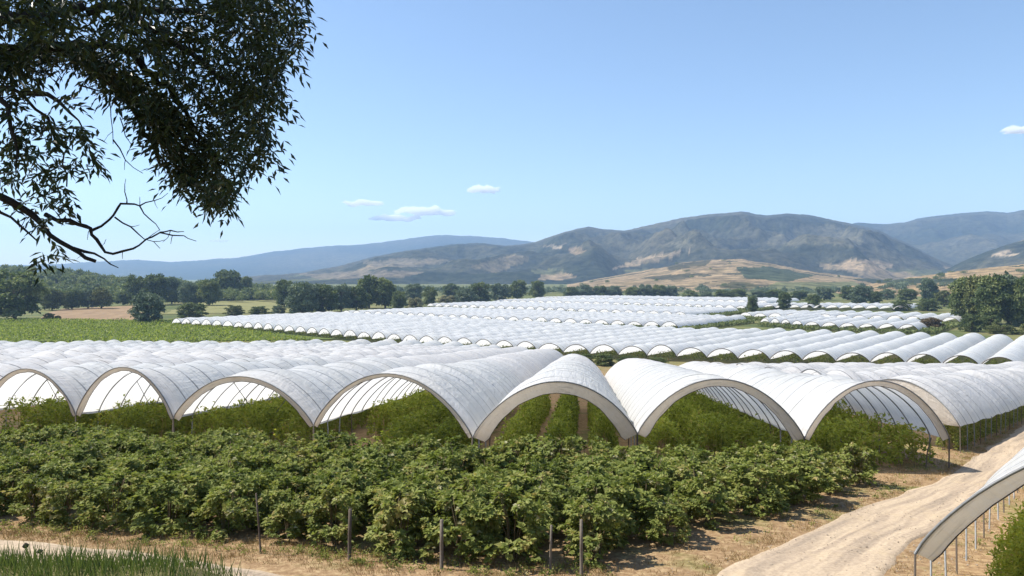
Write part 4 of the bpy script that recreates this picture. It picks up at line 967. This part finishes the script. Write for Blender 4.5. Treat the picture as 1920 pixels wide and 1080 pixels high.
# ------------------------------------------------------------------ clouds (beyond the haze)
def cloud_mat():
    m, nt, _, L = newmat('cloud'); v = N(nt, 'ShaderNodeVolumePrincipled'); v.inputs['Color'].default_value = (1, 1, 1, 1); v.inputs['Density'].default_value = .007; v.inputs['Anisotropy'].default_value = 0
    o = nt.nodes.new('ShaderNodeOutputMaterial'); L.new(v.outputs[0], o.inputs['Volume']); return m
M['cloud'] = cloud_mat()
def cloud(px, py, w, h, label, D=20000):
    c_ = at(px, py, D); W_, H_ = w / F * D, h / F * D
    bm = bmesh.new(); bmesh.ops.create_icosphere(bm, subdivisions=5, radius=1)
    for v in bm.verts:
        n = v.co.normalized(); sd = px * .37
        k = 1 + .55 * mnoise.fractal((n.x * 2.6 + sd, n.y * 1.5, n.z * 1.6), 1.0, 2.0, 4) + .2 * mnoise.noise((n.x * 7 + sd, n.y * 5, n.z * 5))
        z = n.z * H_ * .5 * k * (1 if n.z > 0 else .55) + H_ * .3 * mnoise.noise((n.x * 2.2 + sd, 4, 1))
        v.co = (n.x * W_ * .5 * (1 + .3 * (k - 1)), n.y * W_ * .3 * k, z)
    me = bpy.data.meshes.new('cloud'); bm.to_mesh(me); bm.free(); me.materials.append(M['cloud'])
    o = link(bpy.data.objects.new('cloud', me)); o.location = c_; tag(o, label, 'cloud', 'small white clouds')
cloud(906, 357, 62, 18, 'highest small white cloud above the middle of the hills')
cloud(680, 382, 76, 14, 'thin white cloud at the left of the group over the far hills')
cloud(742, 410, 98, 13, 'long flat white cloud lowest of the group over the far hills')
cloud(800, 398, 116, 20, 'largest white cloud over the far blue hills')
cloud(410, 452, 36, 7, 'tiny faint cloud low beside the bare twigs')
cloud(1910, 245, 60, 16, 'small cloud cut by the right edge of the photo')

# ------------------------------------------------------------------ haze
def haze():
    m, nt, _, L = newmat('haze'); v = N(nt, 'ShaderNodeVolumePrincipled'); v.inputs['Color'].default_value = (.45, .67, 1, 1); v.inputs['Density'].default_value = HAZE; v.inputs['Anisotropy'].default_value = .1
    o = nt.nodes.new('ShaderNodeOutputMaterial'); L.new(v.outputs[0], o.inputs['Volume'])
    bm = bmesh.new(); bmesh.ops.create_cube(bm, size=1)
    for q in bm.verts: q.co = (q.co.x * 27000, q.co.y * 27000, -29.0 if q.co.z < 0 else 900.0)
    me = bpy.data.meshes.new('haze'); bm.to_mesh(me); bm.free(); me.materials.append(m)
    tag(link(bpy.data.objects.new('haze', me)), kind='stuff')
HAZE = 8e-5
haze()

# ------------------------------------------------------------------ light, sky, camera
AZ, EL = math.radians(-76), math.radians(53)          # sun: left of the view and a little ahead, high
sv = Vector((math.sin(AZ) * math.cos(EL), math.cos(AZ) * math.cos(EL), math.sin(EL)))
sun = bpy.data.lights.new('sun', 'SUN'); sun.energy = 5.0; sun.angle = math.radians(.5); sun.color = (1, .95, .87)
so = link(bpy.data.objects.new('sun', sun)); so.rotation_euler = (-sv).to_track_quat('-Z', 'Y').to_euler()
w = bpy.data.worlds.new('World'); scn.world = w; w.use_nodes = True; nt = w.node_tree; nt.nodes.clear()
sk = N(nt, 'ShaderNodeTexSky', sky_type='NISHITA'); sk.sun_disc = False; sk.sun_elevation = EL; sk.sun_rotation = AZ
sk.altitude = 200; sk.air_density = 1.0; sk.dust_density = .5; sk.ozone_density = 2.5
bg = N(nt, 'ShaderNodeBackground'); bg.inputs[1].default_value = .105
nt.links.new(sk.outputs[0], bg.inputs[0]); wo = nt.nodes.new('ShaderNodeOutputWorld'); nt.links.new(bg.outputs[0], wo.inputs[0])
cam = bpy.data.cameras.new('camera'); co = link(bpy.data.objects.new('camera', cam)); co.location = (0, 0, 0); co.rotation_euler = (PI / 2, 0, 0)
cam.lens = F / 1920 * 36; cam.sensor_width = 36; cam.shift_y = -(540 - HY) / 1920; cam.clip_start = .1; cam.clip_end = 80000
scn.camera = co
vs = scn.view_settings; vs.view_transform = 'Standard'; vs.look = 'None'; vs.exposure = .8; vs.gamma = 1; vs.use_curve_mapping = False
scn.cycles.use_denoising = True; scn.cycles.max_bounces = 6; scn.cycles.diffuse_bounces = 3; scn.cycles.transmission_bounces = 4; scn.cycles.volume_bounces = 6; scn.cycles.transparent_max_bounces = 8
scn.cycles.sample_clamp_indirect = 6
